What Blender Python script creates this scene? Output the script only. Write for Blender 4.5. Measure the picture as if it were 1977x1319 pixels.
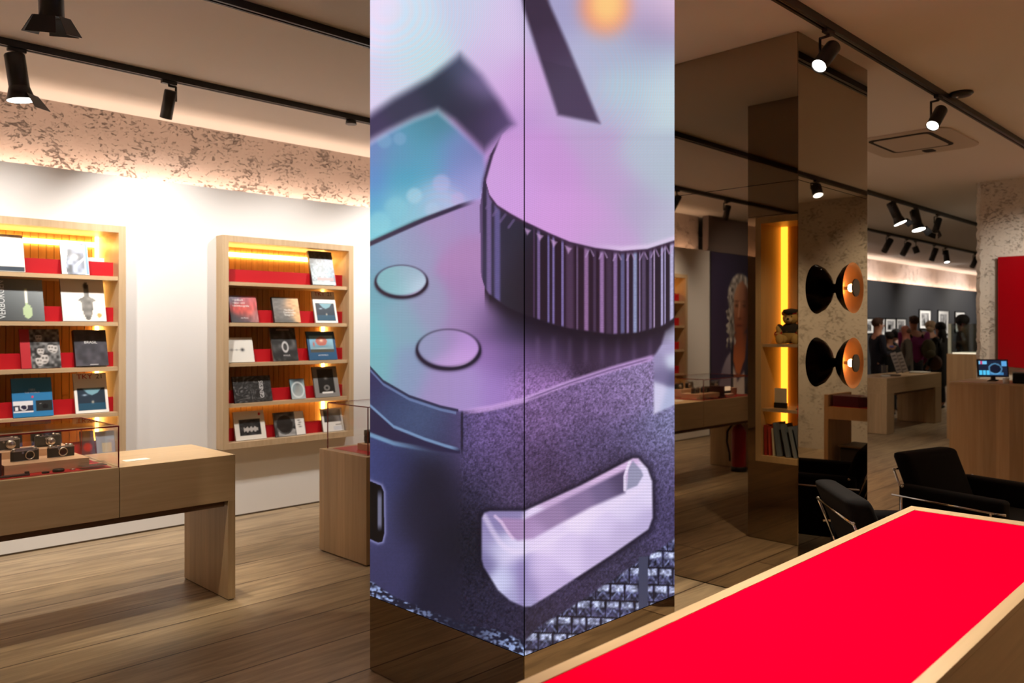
import bpy, bmesh, math, random
import numpy as np
from mathutils import Vector, Matrix
random.seed(7); np.random.seed(7)
R = math.radians
for _o in list(bpy.data.objects): bpy.data.objects.remove(_o)
COL = bpy.context.scene.collection
SC = bpy.context.scene

# ------------------------------------------------------------------ camera, world, exposure, lights
CAM_H = 1.6
F_PX = 1580.0
HORIZON = 637.0
cam_d = bpy.data.cameras.new('camera'); cam = bpy.data.objects.new('camera', cam_d); COL.objects.link(cam)
cam.location = (0, 0, CAM_H); cam.rotation_euler = (R(90), 0, R(-45))
cam_d.sensor_width = 36; cam_d.lens = F_PX/1977*36
cam_d.shift_y = -(659.5-HORIZON)/1977
cam_d.clip_start = .05; cam_d.clip_end = 100
cam_d.dof.use_dof = True; cam_d.dof.focus_distance = 3.35; cam_d.dof.aperture_fstop = 3.2
SC.camera = cam
w = bpy.data.worlds.new('world'); SC.world = w; w.use_nodes = True
w.node_tree.nodes['Background'].inputs[0].default_value = (.5, .35, .25, 1)
w.node_tree.nodes['Background'].inputs[1].default_value = .02
SC.view_settings.view_transform = 'Standard'; SC.view_settings.look = 'None'
SC.view_settings.gamma = 1; SC.view_settings.use_curve_mapping = False
SC.view_settings.exposure = 0.0
cy = SC.cycles
cy.use_denoising = True
cy.max_bounces = 7; cy.diffuse_bounces = 4; cy.glossy_bounces = 4; cy.transmission_bounces = 4; cy.transparent_max_bounces = 12
cy.caustics_reflective = False; cy.caustics_refractive = False
cy.sample_clamp_indirect = 4.0
cy.use_light_tree = True

WARM = (1.0, .86, .64); DEEP = (1.0, .68, .38); NEUT = (1.0, .93, .86); AMBER = (1.0, .58, .22)
def spot_light(loc, aim, power, size=60, blend=.5, col=NEUT, rad=.03, name='spotlight'):
    l = bpy.data.lights.new(name, 'SPOT'); l.energy = power; l.spot_size = R(size); l.spot_blend = blend
    l.color = col; l.shadow_soft_size = rad
    o = bpy.data.objects.new(name, l); COL.objects.link(o); o.location = loc
    o.rotation_euler = (Vector(aim)-Vector(loc)).to_track_quat('-Z', 'Y').to_euler()
    return o
def area_light(loc, aim, sx, sy, power, col=WARM, name='strip_light', spread=180, roll=None):
    l = bpy.data.lights.new(name, 'AREA'); l.shape = 'RECTANGLE'; l.size = sx; l.size_y = sy; l.energy = power; l.color = col
    l.spread = R(spread)
    o = bpy.data.objects.new(name, l); COL.objects.link(o); o.location = loc
    o.rotation_euler = (Vector(aim)-Vector(loc)).to_track_quat('-Z', 'Y').to_euler()
    return o
def cove_strip(x0, x1, y, z, power, name='cove_strip_light'):
    l = bpy.data.lights.new(name, 'AREA'); l.shape = 'RECTANGLE'; l.size = x1-x0; l.size_y = .05; l.energy = power; l.color = (1.0, .73, .54)
    o = bpy.data.objects.new(name, l); COL.objects.link(o); o.location = ((x0+x1)/2, y, z)
    o.rotation_euler = (R(180-8), 0, 0)
    return o
# the LED strips lying in the cove on top of the wall panels
cove_strip(-1.7, 14.0, 6.72, 2.72, 62)
cove_strip(14.2, 31.0, 7.85, 2.72, 80)
# track spots (some have lamp bodies below; others are bodiless, added to fill the room)
SPOTS = [
 # loc, aim, power, size, blend, colour
 ((1.16, 4.10, 2.95), (1.5, 4.95, .86), 120, 50, .6, WARM),
 ((1.39, 5.60, 2.96), (1.55, 6.6, 1.6), 105, 104, 1, NEUT),
 ((2.25, 5.60, 3.02), (2.72, 6.62, 1.95), 135, 96, 1, NEUT),
 ((-.51, 5.60, 3.0), (-.45, 6.62, 1.5), 120, 100, 1, NEUT),
 ((.66, 5.60, 3.0), (.7, 6.62, 1.5), 100, 100, 1, NEUT),
 ((3.76, 5.50, 3.05), (3.8, 6.6, 1.6), 95, 104, 1, NEUT),
 ((5.0, 5.5, 3.05), (4.95, 6.62, 1.9), 160, 96, 1, NEUT),
 ((7.5, 5.5, 3.05), (7.5, 6.62, 1.9), 150, 80, .8, NEUT),
 ((4.40, 1.93, 3.08), (3.0, .95, .86), 300, 46, .6, WARM),
 ((6.24, 1.93, 3.0), (4.6, .6, 0.2), 50, 60, .6, WARM),
 ((1.6, 1.98, 3.15), (2.3, .95, .86), 300, 56, .6, WARM),
 ((0.4, 1.98, 3.15), (1.2, .95, .86), 130, 60, .6, WARM),
 ((3.4, 4.4, 3.15), (3.6, 5.2, .5), 60, 60, .8, WARM),
 ((2.0, 4.7, 3.15), (1.95, 4.95, .86), 150, 34, .6, WARM),
 ((2.4, 5.57, 3.1), (2.1, 5.75, 0), 120, 66, .9, NEUT),
 ((.7, 5.57, 3.1), (.6, 5.75, 0), 90, 66, .9, NEUT),
 ((4.33, 1.93, 3.05), (3.12, 2.9, 1.35), 120, 40, .8, WARM),  # extra beam added beside the pillar spotlight to brighten the niche and bear
 ((4.33, 1.93, 3.05), (3.8, 2.1, 0), 380, 56, .9, WARM),  # another beam added there for the floor between the pillars
 ((-.3, 5.0, 3.15), (-.2, 5.1, .2), 110, 70, .8, WARM),
 ((.2, 2.6, 3.15), (-.2, 3.0, .0), 60, 80, .9, WARM),
 ((1.6, 3.4, 3.15), (1.5, 3.6, .0), 15, 56, .9, WARM),
 ((-2.4, 2.0, 3.15), (-2.4, 2.6, .0), 200, 110, .9, WARM),
 ((-3.6, 4.0, 3.15), (-3.6, 5.0, .0), 160, 110, .9, WARM),
 ((-1.2, 4.0, 3.1), (-2.8, 6.6, 1.6), 230, 66, .8, NEUT),
 ((7.6, 4.05, 3.15), (7.6, 4.6, 0), 230, 110, .9, DEEP),
 ((11.15, 4.05, 2.95), (12.5, 3.4, 0), 50, 80, .8, WARM),
 ((11.95, 4.05, 2.95), (11.6, 2.6, .6), 50, 90, .8, WARM),
 ((8.97, .35, 2.98), (10.66, .9, 1.2), 190, 110, .9, WARM),
 ((9.4, -1.5, 3.0), (10.66, -1.8, 1.2), 200, 110, .9, WARM),
 ((9.2, 2.0, 3.1), (10.66, 2.3, 1.5), 80, 90, .8, NEUT),
 ((7.0, .25, 3.15), (7.0, -.6, 0), 260, 110, .9, DEEP),
 ((5.0, -1.5, 3.15), (5.0, -2.0, 0), 300, 120, .9, DEEP),
 ((16.4, 5.55, 2.98), (16.9, 7.8, 1.9), 300, 90, .8, NEUT),
 ((20.1, 5.6, 2.98), (19.9, 7.8, 1.9), 300, 90, .8, NEUT),
 ((23.5, 5.55, 2.98), (23.4, 7.8, 1.9), 300, 90, .8, NEUT),
 ((27.5, 5.55, 2.98), (26.8, 7.8, 1.9), 300, 90, .8, NEUT),
 ((15.0, 4.2, 3.1), (15.2, 5.3, .9), 60, 90, .8, WARM),
 ((19.0, 3.5, 3.15), (19.0, 4.5, .0), 120, 120, .9, WARM),
 ((25.0, 3.5, 3.15), (25.0, 4.5, .0), 120, 120, .9, WARM),
]
for _s in SPOTS: spot_light(_s[0], _s[1], _s[2], _s[3], _s[4], _s[5])

# ------------------------------------------------------------------ helpers
def xat(px, Y):
    t = (px-988.5)/F_PX
    return Y*(1+t)/(1-t)
def lin(c):
    c = np.asarray(c, dtype=float)/255.0
    return np.where(c <= .04045, c/12.92, ((c+.055)/1.055)**2.4)
def L3(*c):
    v = lin(c); return (float(v[0]), float(v[1]), float(v[2]))

MATS = {}
def mat(name, col=(.5, .5, .5), rough=.5, metal=0.0, emit=None, es=0, spec=.5, coat=0):
    if name in MATS: return MATS[name]
    m = bpy.data.materials.new(name); m.use_nodes = True
    b = m.node_tree.nodes['Principled BSDF']
    b.inputs['Base Color'].default_value = (*col, 1); b.inputs['Roughness'].default_value = rough
    b.inputs['Metallic'].default_value = metal
    b.inputs['Specular IOR Level'].default_value = spec
    if coat: b.inputs['Coat Weight'].default_value = coat
    if emit: b.inputs['Emission Color'].default_value = (*emit, 1); b.inputs['Emission Strength'].default_value = es
    m.diffuse_color = (*col, 1)
    MATS[name] = m; return m
def nodes(m):
    nt = m.node_tree; return nt, nt.nodes, nt.links, nt.nodes['Principled BSDF']
def fabric(name, col, rough=.9, scale=220, bump=.15):
    m = mat(name, col, rough); nt, N, Lk, b = nodes(m)
    tc = N.new('ShaderNodeTexCoord'); n = N.new('ShaderNodeTexNoise'); n.inputs['Scale'].default_value = scale
    bp = N.new('ShaderNodeBump'); bp.inputs['Strength'].default_value = bump; bp.inputs['Distance'].default_value = .002
    Lk.new(tc.outputs['Object'], n.inputs['Vector']); Lk.new(n.outputs['Fac'], bp.inputs['Height']); Lk.new(bp.outputs[0], b.inputs['Normal'])
    return m
def wood(name, c0, c1, axis='X', rough=.45, scale=1.0, strip=0, stripaxis='Z'):
    """Grained timber, grain running along axis; strip = width of glued staves."""
    if name in MATS: return MATS[name]
    m = mat(name, c0, rough); nt, N, Lk, b = nodes(m)
    tc = N.new('ShaderNodeTexCoord'); mp = N.new('ShaderNodeMapping')
    s = {'X': (1.2, 22, 22), 'Y': (22, 1.2, 22), 'Z': (22, 22, 1.2)}[axis]
    mp.inputs['Scale'].default_value = tuple(q*scale for q in s)
    n = N.new('ShaderNodeTexNoise'); n.inputs['Scale'].default_value = 1.6; n.inputs['Detail'].default_value = 6; n.inputs['Distortion'].default_value = .6
    cr = N.new('ShaderNodeValToRGB'); cr.color_ramp.elements[0].position = .3; cr.color_ramp.elements[1].position = .72
    cr.color_ramp.elements[0].color = (*c1, 1); cr.color_ramp.elements[1].color = (*c0, 1)
    Lk.new(tc.outputs['Object'], mp.inputs['Vector']); Lk.new(mp.outputs[0], n.inputs['Vector']); Lk.new(n.outputs['Fac'], cr.inputs[0])
    out = cr.outputs[0]
    if strip:
        sx = N.new('ShaderNodeSeparateXYZ'); Lk.new(tc.outputs['Object'], sx.inputs[0])
        mu = N.new('ShaderNodeMath'); mu.operation = 'DIVIDE'; mu.inputs[1].default_value = strip
        Lk.new(sx.outputs[stripaxis], mu.inputs[0])
        fl = N.new('ShaderNodeMath'); fl.operation = 'FLOOR'; Lk.new(mu.outputs[0], fl.inputs[0])
        wn = N.new('ShaderNodeTexWhiteNoise'); wn.noise_dimensions = '1D'; Lk.new(fl.outputs[0], wn.inputs['W'])
        hs = N.new('ShaderNodeHueSaturation'); mr = N.new('ShaderNodeMapRange'); mr.inputs[3].default_value = .84; mr.inputs[4].default_value = 1.14
        Lk.new(wn.outputs['Value'], mr.inputs[0]); Lk.new(mr.outputs[0], hs.inputs['Value']); Lk.new(out, hs.inputs['Color']); out = hs.outputs[0]
    Lk.new(out, b.inputs['Base Color'])
    bp = N.new('ShaderNodeBump'); bp.inputs['Strength'].default_value = .08; bp.inputs['Distance'].default_value = .003
    Lk.new(n.outputs['Fac'], bp.inputs['Height']); Lk.new(bp.outputs[0], b.inputs['Normal'])
    return m
def glass_mat(name, tint=(1, 1, 1), refl=.06):
    if name in MATS: return MATS[name]
    m = bpy.data.materials.new(name); m.use_nodes = True; nt = m.node_tree; nt.nodes.clear()
    o = nt.nodes.new('ShaderNodeOutputMaterial'); t = nt.nodes.new('ShaderNodeBsdfTransparent'); g = nt.nodes.new('ShaderNodeBsdfGlossy')
    t.inputs[0].default_value = (*tint, 1); g.inputs['Roughness'].default_value = .01
    mx = nt.nodes.new('ShaderNodeMixShader'); f = nt.nodes.new('ShaderNodeLayerWeight'); f.inputs[0].default_value = .5
    p = nt.nodes.new('ShaderNodeMath'); p.operation = 'POWER'; p.inputs[1].default_value = 5
    q = nt.nodes.new('ShaderNodeMath'); q.operation = 'MULTIPLY_ADD'; q.inputs[1].default_value = 1-refl; q.inputs[2].default_value = refl*.6
    nt.links.new(f.outputs['Facing'], p.inputs[0]); nt.links.new(p.outputs[0], q.inputs[0]); nt.links.new(q.outputs[0], mx.inputs[0])
    nt.links.new(t.outputs[0], mx.inputs[1]); nt.links.new(g.outputs[0], mx.inputs[2]); nt.links.new(mx.outputs[0], o.inputs[0])
    MATS[name] = m; return m
def emis(name, col, s):
    if name in MATS: return MATS[name]
    m = bpy.data.materials.new(name); m.use_nodes = True; nt = m.node_tree; nt.nodes.clear()
    o = nt.nodes.new('ShaderNodeOutputMaterial'); e = nt.nodes.new('ShaderNodeEmission')
    e.inputs[0].default_value = (*col, 1); e.inputs[1].default_value = s; nt.links.new(e.outputs[0], o.inputs[0])
    MATS[name] = m; return m
def attr_mat(name, rough=.4, emission=0, spec=.5):
    """Material that shows the print (or the screen picture) stored on the surface."""
    if name in MATS: return MATS[name]
    m = mat(name, (.5, .5, .5), rough, spec=spec); nt, N, Lk, b = nodes(m)
    a = N.new('ShaderNodeAttribute'); a.attribute_name = 'print'
    if emission:
        b.inputs['Base Color'].default_value = (.01, .01, .012, 1)
        Lk.new(a.outputs['Color'], b.inputs['Emission Color']); b.inputs['Emission Strength'].default_value = emission
    else:
        Lk.new(a.outputs['Color'], b.inputs['Base Color'])
    return m

def wm(o):
    m = o.matrix_parent_inverse @ o.matrix_basis if o.parent else o.matrix_basis.copy()
    return wm(o.parent) @ m if o.parent else m
def obj(name, bm, m, parent=None, bevel=0, seg=2, smooth=False, world=True, mesh=None):
    if mesh is None:
        mesh = bpy.data.meshes.new(name); bm.to_mesh(mesh); bm.free()
        for mm in (m if isinstance(m, (list, tuple)) else [m]): mesh.materials.append(mm)
        if smooth:
            for p in mesh.polygons: p.use_smooth = True
    o = bpy.data.objects.new(name, mesh); COL.objects.link(o)
    if parent:
        o.parent = parent
        if world: o.matrix_parent_inverse = wm(parent).inverted()
    if bevel:
        b = o.modifiers.new('edge', 'BEVEL'); b.width = bevel; b.segments = seg; b.limit_method = 'ANGLE'; b.angle_limit = R(40)
    return o
def thing(name, label, cat, loc=(0, 0, 0), rz=0, group=None):
    o = bpy.data.objects.new(name, None); COL.objects.link(o); o.location = loc; o.rotation_euler = (0, 0, rz)
    o.empty_display_size = .1
    return tag(o, label, cat, group)
def tag(o, label, cat, group=None, kind=None):
    o['label'] = label; o['category'] = cat
    if group: o['group'] = group
    if kind: o['kind'] = kind
    return o
def struct(name, bm, m, label=None, cat=None, bevel=0):
    o = obj(name, bm, m, bevel=bevel); o['kind'] = 'structure'
    if label: o['label'] = label; o['category'] = cat or name.split('_')[0]
    return o
def B(): return bmesh.new()
def box(bm, x0, x1, y0, y1, z0, z1, mi=0):
    v = [bm.verts.new(p) for p in ((x0,y0,z0),(x1,y0,z0),(x1,y1,z0),(x0,y1,z0),(x0,y0,z1),(x1,y0,z1),(x1,y1,z1),(x0,y1,z1))]
    for f in ((3,2,1,0),(4,5,6,7),(0,1,5,4),(1,2,6,5),(2,3,7,6),(3,0,4,7)):
        fc = bm.faces.new([v[i] for i in f]); fc.material_index = mi
    return v
def bx(*a): bm = B(); box(bm, *a); return bm
def boxes(*bs):
    bm = B()
    for b in bs: box(bm, *b)
    return bm
def tube(bm, p0, p1, r0, r1=None, seg=16, cap=True, mi=0):
    if r1 is None: r1 = r0
    p0 = Vector(p0); p1 = Vector(p1); d = (p1-p0).normalized()
    a = d.orthogonal().normalized(); b = d.cross(a)
    r = []
    for p, q in ((p0, r0), (p1, r1)):
        r.append([bm.verts.new(p+(a*math.cos(2*math.pi*i/seg)+b*math.sin(2*math.pi*i/seg))*q) for i in range(seg)])
    for i in range(seg):
        f = bm.faces.new((r[0][i], r[0][(i+1)%seg], r[1][(i+1)%seg], r[1][i])); f.smooth = True; f.material_index = mi
    if cap:
        bm.faces.new(r[0][::-1]).material_index = mi; bm.faces.new(r[1]).material_index = mi
def rod(bm, pts, r, seg=8):
    for a, b in zip(pts[:-1], pts[1:]): tube(bm, a, b, r, seg=seg)
    for p in pts[1:-1]: ball(bm, p, r, 8, 6)
def lathe(bm, prof, origin, axis, seg=32, mi=0, caps=False):
    o = Vector(origin); d = Vector(axis).normalized(); a = d.orthogonal().normalized(); b = d.cross(a)
    rings = []
    for r_, h in prof:
        if r_ < 1e-6: rings.append([bm.verts.new(o+d*h)]); continue
        rings.append([bm.verts.new(o+d*h+(a*math.cos(2*math.pi*i/seg)+b*math.sin(2*math.pi*i/seg))*r_) for i in range(seg)])
    for q, s in zip(rings[:-1], rings[1:]):
        for i in range(seg):
            j = (i+1) % seg
            if len(q) == 1 and len(s) == 1: continue
            if len(q) == 1: f = bm.faces.new((q[0], s[j], s[i]))
            elif len(s) == 1: f = bm.faces.new((q[i], q[j], s[0]))
            else: f = bm.faces.new((q[i], q[j], s[j], s[i]))
            f.smooth = True; f.material_index = mi
def ball(bm, c, r, u=16, v=10, sc=(1, 1, 1), mi=0, rot=None):
    M = Matrix.Translation(c) @ (rot if rot else Matrix.Identity(4)) @ Matrix.Diagonal((*sc, 1))
    g = bmesh.ops.create_uvsphere(bm, u_segments=u, v_segments=v, radius=r, matrix=M)
    for ve in g['verts']:
        for f in ve.link_faces: f.smooth = True; f.material_index = mi
def prism(bm, pts, y0, y1):
    """pts in (x, z), extruded along y"""
    a = [bm.verts.new((x, y0, z)) for x, z in pts]; b = [bm.verts.new((x, y1, z)) for x, z in pts]
    n = len(pts)
    bm.faces.new(a); bm.faces.new(b[::-1])
    for i in range(n): bm.faces.new((a[i], b[i], b[(i+1)%n], a[(i+1)%n]))
    bmesh.ops.recalc_face_normals(bm, faces=bm.faces)
def skin(name, P, E, m, parent, sub=1, root=0):
    bm = B(); lay = bm.verts.layers.skin.verify(); vs = []
    for i, p in enumerate(P):
        v = bm.verts.new(p[:3]); vs.append(v); r = p[3]
        v[lay].radius = (r, p[4] if len(p) > 4 else r); v[lay].use_root = (i == root)
    for a, b in E: bm.edges.new((vs[a], vs[b]))
    o = obj(name, bm, m, parent, world=False)
    o.modifiers.new('skin', 'SKIN').use_smooth_shade = True
    s = o.modifiers.new('sub', 'SUBSURF'); s.levels = sub; s.render_levels = sub
    return o
def panel(name, w, h, nx, ny, fn, m, parent=None, origin=None, ux=(1, 0, 0), uz=(0, 0, 1), world=False, kind=None):
    """flat print: fn(u, v) -> sRGB 0..255 array, u across, v up, both 0..1"""
    u = np.linspace(0, 1, nx); v = np.linspace(0, 1, ny); U, V = np.meshgrid(u, v)
    c = np.clip(np.asarray(fn(U, V), dtype=float), 0, 255)
    o3 = np.array(origin if origin is not None else (0, 0, 0), dtype=float)
    P = o3 + U[..., None]*w*np.array(ux, dtype=float) + V[..., None]*h*np.array(uz, dtype=float)
    idx = np.arange(nx*ny).reshape(ny, nx)
    F = np.stack([idx[:-1, :-1], idx[:-1, 1:], idx[1:, 1:], idx[1:, :-1]], -1).reshape(-1, 4)
    me = bpy.data.meshes.new(name)
    me.vertices.add(nx*ny); me.vertices.foreach_set('co', P.reshape(-1))
    me.loops.add(F.size); me.loops.foreach_set('vertex_index', F.reshape(-1).astype(np.int32))
    me.polygons.add(len(F)); me.polygons.foreach_set('loop_start', np.arange(0, F.size, 4, dtype=np.int32))
    me.polygons.foreach_set('loop_total', np.full(len(F), 4, dtype=np.int32))
    me.update(); me.validate()
    ca = me.color_attributes.new('print', 'FLOAT_COLOR', 'POINT')
    rgba = np.ones((nx*ny, 4)); rgba[:, :3] = lin(c).reshape(-1, 3)
    ca.data.foreach_set('color', rgba.reshape(-1))
    me.materials.append(m)
    return obj(name, None, m, parent, world=world, mesh=me)
def text(name, s, size, loc, rot, m, parent, world=True, align='LEFT', ext=.0006, sx=1.0):
    c = bpy.data.curves.new(name, 'FONT'); c.body = s; c.size = size; c.extrude = ext; c.align_x = align; c.resolution_u = 3
    c.materials.append(m)
    tmp = bpy.data.objects.new(name, c); me = bpy.data.meshes.new_from_object(tmp)
    bpy.data.objects.remove(tmp); bpy.data.curves.remove(c)
    o = bpy.data.objects.new(name, me); COL.objects.link(o); o.location = loc; o.rotation_euler = rot; o.scale = (sx, 1, 1)
    if parent:
        o.parent = parent
        if world: o.matrix_parent_inverse = wm(parent).inverted()
    return o

# 2-D painting helpers ------------------------------------------------
def sst(a, b, x): t = np.clip((x-a)/(b-a), 0, 1); return t*t*(3-2*t)
def field(x, y, pts, sig):
    W = 1e-9; C = 0
    for px, py, c in pts:
        w_ = np.exp(-((x-px)**2+(y-py)**2)/(2*sig*sig))+1e-12/(1+((x-px)**2+(y-py)**2)/1e4)
        W = W+w_; C = C+w_[..., None]*np.array(c, dtype=float)
    return C/np.asarray(W)[..., None]
def mixc(base, col, a):
    col = np.asarray(col, dtype=float); return base*(1-a[..., None]) + col*a[..., None]
def seg_d(x, y, ax, ay, bx_, by_):
    dx, dy = bx_-ax, by_-ay; t = np.clip(((x-ax)*dx+(y-ay)*dy)/(dx*dx+dy*dy), 0, 1)
    return np.hypot(x-ax-t*dx, y-ay-t*dy)
def line_d(x, y, pts):
    d = None
    for a, b in zip(pts[:-1], pts[1:]):
        q = seg_d(x, y, *a, *b); d = q if d is None else np.minimum(d, q)
    return d
def poly_sd(x, y, pts):
    """signed distance to polygon, negative inside"""
    d = line_d(x, y, list(pts)+[pts[0]])
    ins = np.zeros(x.shape, dtype=bool); n = len(pts)
    for i in range(n):
        x0, y0 = pts[i]; x1, y1 = pts[(i+1)%n]
        if y0 == y1: continue
        c = ((y0 > y) != (y1 > y)) & (x < (x1-x0)*(y-y0)/(y1-y0)+x0)
        ins ^= c
    return np.where(ins, -d, d)
def poly_a(x, y, pts, blur): return 1-sst(-blur, blur, poly_sd(x, y, pts))
def vnoise(x, y, s, seed=0):
    rs = np.random.RandomState(seed); g = rs.rand(128, 128)
    X = x/s; Y = y/s; xi = np.floor(X).astype(int); yi = np.floor(Y).astype(int); fx = X-xi; fy = Y-yi
    fx = fx*fx*(3-2*fx); fy = fy*fy*(3-2*fy)
    a = g[yi%128, xi%128]; b = g[yi%128, (xi+1)%128]; c = g[(yi+1)%128, xi%128]; d = g[(yi+1)%128, (xi+1)%128]
    return (a*(1-fx)+b*fx)*(1-fy)+(c*(1-fx)+d*fx)*fy
# ------------------------------------------------------------------ shared materials
OAK = wood('oak', (.59, .42, .245), (.49, .34, .19), 'X', .42)
OAKZ = wood('oak_upright_staves', (.59, .42, .245), (.48, .33, .185), 'Z', .42, strip=.09, stripaxis='Y')
OAKY = wood('oak_counter_staves', (.55, .36, .20), (.46, .29, .15), 'Z', .42, strip=.11, stripaxis='Y')
OAKP = wood('oak_shelf_back', (.56, .35, .15), (.46, .27, .11), 'Z', .5)
BLACK = mat('black_metal', (.012, .012, .013), .42)
BLACKG = mat('black_gloss', (.008, .008, .009), .18)
RED = mat('red_board', L3(180, 4, 22), .5)
CHROME = mat('chrome', (.75, .75, .75), .12, 1)
GLASS = glass_mat('clear_glass')
REDEDGE = mat('red_glass_edge', (.22, .008, .008), .3)
LAMP = emis('lamp_glow', (1.0, .93, .82), 14)
WHITE = mat('white_paint', (.80, .79, .775), .6)
PAPER = mat('white_paper', (.85, .84, .80), .6)
DARKGAP = mat('dark_gap', (.01, .009, .008), .8)
MIRROR = mat('bronze_mirror', (.36, .295, .225), .015, 1)
CEIL = 3.33

# ------------------------------------------------------------------ room
def floor_mat():
    m = mat('plank_floor', (.36, .25, .15), .45); nt, N, Lk, b = nodes(m)
    tc = N.new('ShaderNodeTexCoord'); mp = N.new('ShaderNodeMapping'); mp.inputs['Location'].default_value = (0, .08, 0)
    Lk.new(tc.outputs['Object'], mp.inputs['Vector'])
    br = N.new('ShaderNodeTexBrick'); br.offset = .37; br.squash = 1
    br.inputs['Scale'].default_value = 1; br.inputs['Brick Width'].default_value = 6.1; br.inputs['Row Height'].default_value = .411
    br.inputs['Mortar Size'].default_value = .006; br.inputs['Mortar Smooth'].default_value = .3; br.inputs['Bias'].default_value = 0
    br.inputs['Color1'].default_value = (.42, .315, .20, 1); br.inputs['Color2'].default_value = (.30, .22, .135, 1); br.inputs['Mortar'].default_value = (.08, .045, .025, 1)
    Lk.new(mp.outputs[0], br.inputs['Vector'])
    m2 = N.new('ShaderNodeMapping'); m2.inputs['Scale'].default_value = (.9, 9, 9); Lk.new(tc.outputs['Object'], m2.inputs['Vector'])
    n = N.new('ShaderNodeTexNoise'); n.inputs['Scale'].default_value = 1.8; n.inputs['Detail'].default_value = 8; n.inputs['Distortion'].default_value = 1.2; Lk.new(m2.outputs[0], n.inputs['Vector'])
    cr = N.new('ShaderNodeValToRGB'); cr.color_ramp.elements[0].position = .33; cr.color_ramp.elements[1].position = .66
    cr.color_ramp.elements[0].color = (.62, .60, .58, 1); cr.color_ramp.elements[1].color = (1.12, 1.1, 1.05, 1); Lk.new(n.outputs['Fac'], cr.inputs[0])
    mx = N.new('ShaderNodeMixRGB'); mx.blend_type = 'MULTIPLY'; mx.inputs[0].default_value = 1
    Lk.new(br.outputs['Color'], mx.inputs[1]); Lk.new(cr.outputs[0], mx.inputs[2]); Lk.new(mx.outputs[0], b.inputs['Base Color'])
    bp = N.new('ShaderNodeBump'); bp.inputs['Strength'].default_value = .35; bp.inputs['Distance'].default_value = .004; bp.invert = True
    Lk.new(br.outputs['Fac'], bp.inputs['Height'])
    b2 = N.new('ShaderNodeBump'); b2.inputs['Strength'].default_value = .1; b2.inputs['Distance'].default_value = .003
    Lk.new(n.outputs['Fac'], b2.inputs['Height']); Lk.new(bp.outputs[0], b2.inputs['Normal']); Lk.new(b2.outputs[0], b.inputs['Normal'])
    return m
def plaster_mat(name, c, dens=1.0, bump=1.0):
    m = mat(name, c, .85); nt, N, Lk, b = nodes(m)
    tc = N.new('ShaderNodeTexCoord')
    n0 = N.new('ShaderNodeTexNoise'); n0.inputs['Scale'].default_value = 5; n0.inputs['Detail'].default_value = 3
    Lk.new(tc.outputs['Object'], n0.inputs['Vector'])
    ad = N.new('ShaderNodeMixRGB'); ad.blend_type = 'ADD'; ad.inputs[0].default_value = .12
    Lk.new(tc.outputs['Object'], ad.inputs[1]); Lk.new(n0.outputs['Color'], ad.inputs[2])
    mp = N.new('ShaderNodeMapping'); mp.inputs['Scale'].default_value = (1, 1, 1.9); Lk.new(ad.outputs[0], mp.inputs['Vector'])
    n = N.new('ShaderNodeTexNoise'); n.inputs['Scale'].default_value = 24*dens; n.inputs['Detail'].default_value = 7; n.inputs['Roughness'].default_value = .72
    Lk.new(mp.outputs[0], n.inputs['Vector'])
    md = N.new('ShaderNodeMath'); md.operation = 'MULTIPLY_ADD'; md.inputs[1].default_value = .42; md.inputs[2].default_value = -.19; Lk.new(n0.outputs['Fac'], md.inputs[0])
    am = N.new('ShaderNodeMath'); am.operation = 'ADD'; Lk.new(n.outputs['Fac'], am.inputs[0]); Lk.new(md.outputs[0], am.inputs[1])
    cr = N.new('ShaderNodeValToRGB'); cr.color_ramp.elements[0].position = .33; cr.color_ramp.elements[1].position = .46
    cr.color_ramp.elements[0].color = (0, 0, 0, 1); cr.color_ramp.elements[1].color = (1, 1, 1, 1); Lk.new(am.outputs[0], cr.inputs[0])
    mx = N.new('ShaderNodeMixRGB'); mx.inputs[1].default_value = (c[0]*.76, c[1]*.72, c[2]*.69, 1); mx.inputs[2].default_value = (*c, 1)
    Lk.new(cr.outputs[0], mx.inputs[0]); Lk.new(mx.outputs[0], b.inputs['Base Color'])
    bp = N.new('ShaderNodeBump'); bp.inputs['Strength'].default_value = .9*bump; bp.inputs['Distance'].default_value = .010
    Lk.new(cr.outputs[0], bp.inputs['Height'])
    b2 = N.new('ShaderNodeBump'); b2.inputs['Strength'].default_value = .35*bump; b2.inputs['Distance'].default_value = .01
    Lk.new(n.outputs['Fac'], b2.inputs['Height']); Lk.new(bp.outputs[0], b2.inputs['Normal']); Lk.new(b2.outputs[0], b.inputs['Normal'])
    return m
PLASTER = plaster_mat('rough_plaster', (.58, .47, .42))
PLASTER2 = plaster_mat('pitted_plaster', (.62, .55, .46), 1.2, .8)
CEILM = mat('ceiling_paint', (.80, .76, .73), .8)
GREYW = mat('charcoal_wall_paint', (.028, .029, .033), .7)
DARKW = mat('dark_wall_paint', (.17, .13, .12), .8)
BEIGE = mat('beige_wall_paint', (.5, .42, .34), .8)

X0, X1, Y0, Y1 = -6.0, 32.0, -6.0, 8.3
struct('floor', bx(X0, X1, Y0, Y1, -.1, 0), floor_mat())
struct('ceiling', bx(X0, X1, Y0, Y1, CEIL, CEIL+.1), CEILM)
struct('wall_back', bx(X0-.1, X0, Y0, Y1, 0, CEIL), BEIGE)
struct('wall_right', bx(X0, X1, Y0-.1, Y0, 0, CEIL), BEIGE)
struct('wall_far', bx(X1, X1+.1, Y0, Y1, 0, CEIL), GREYW)
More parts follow.
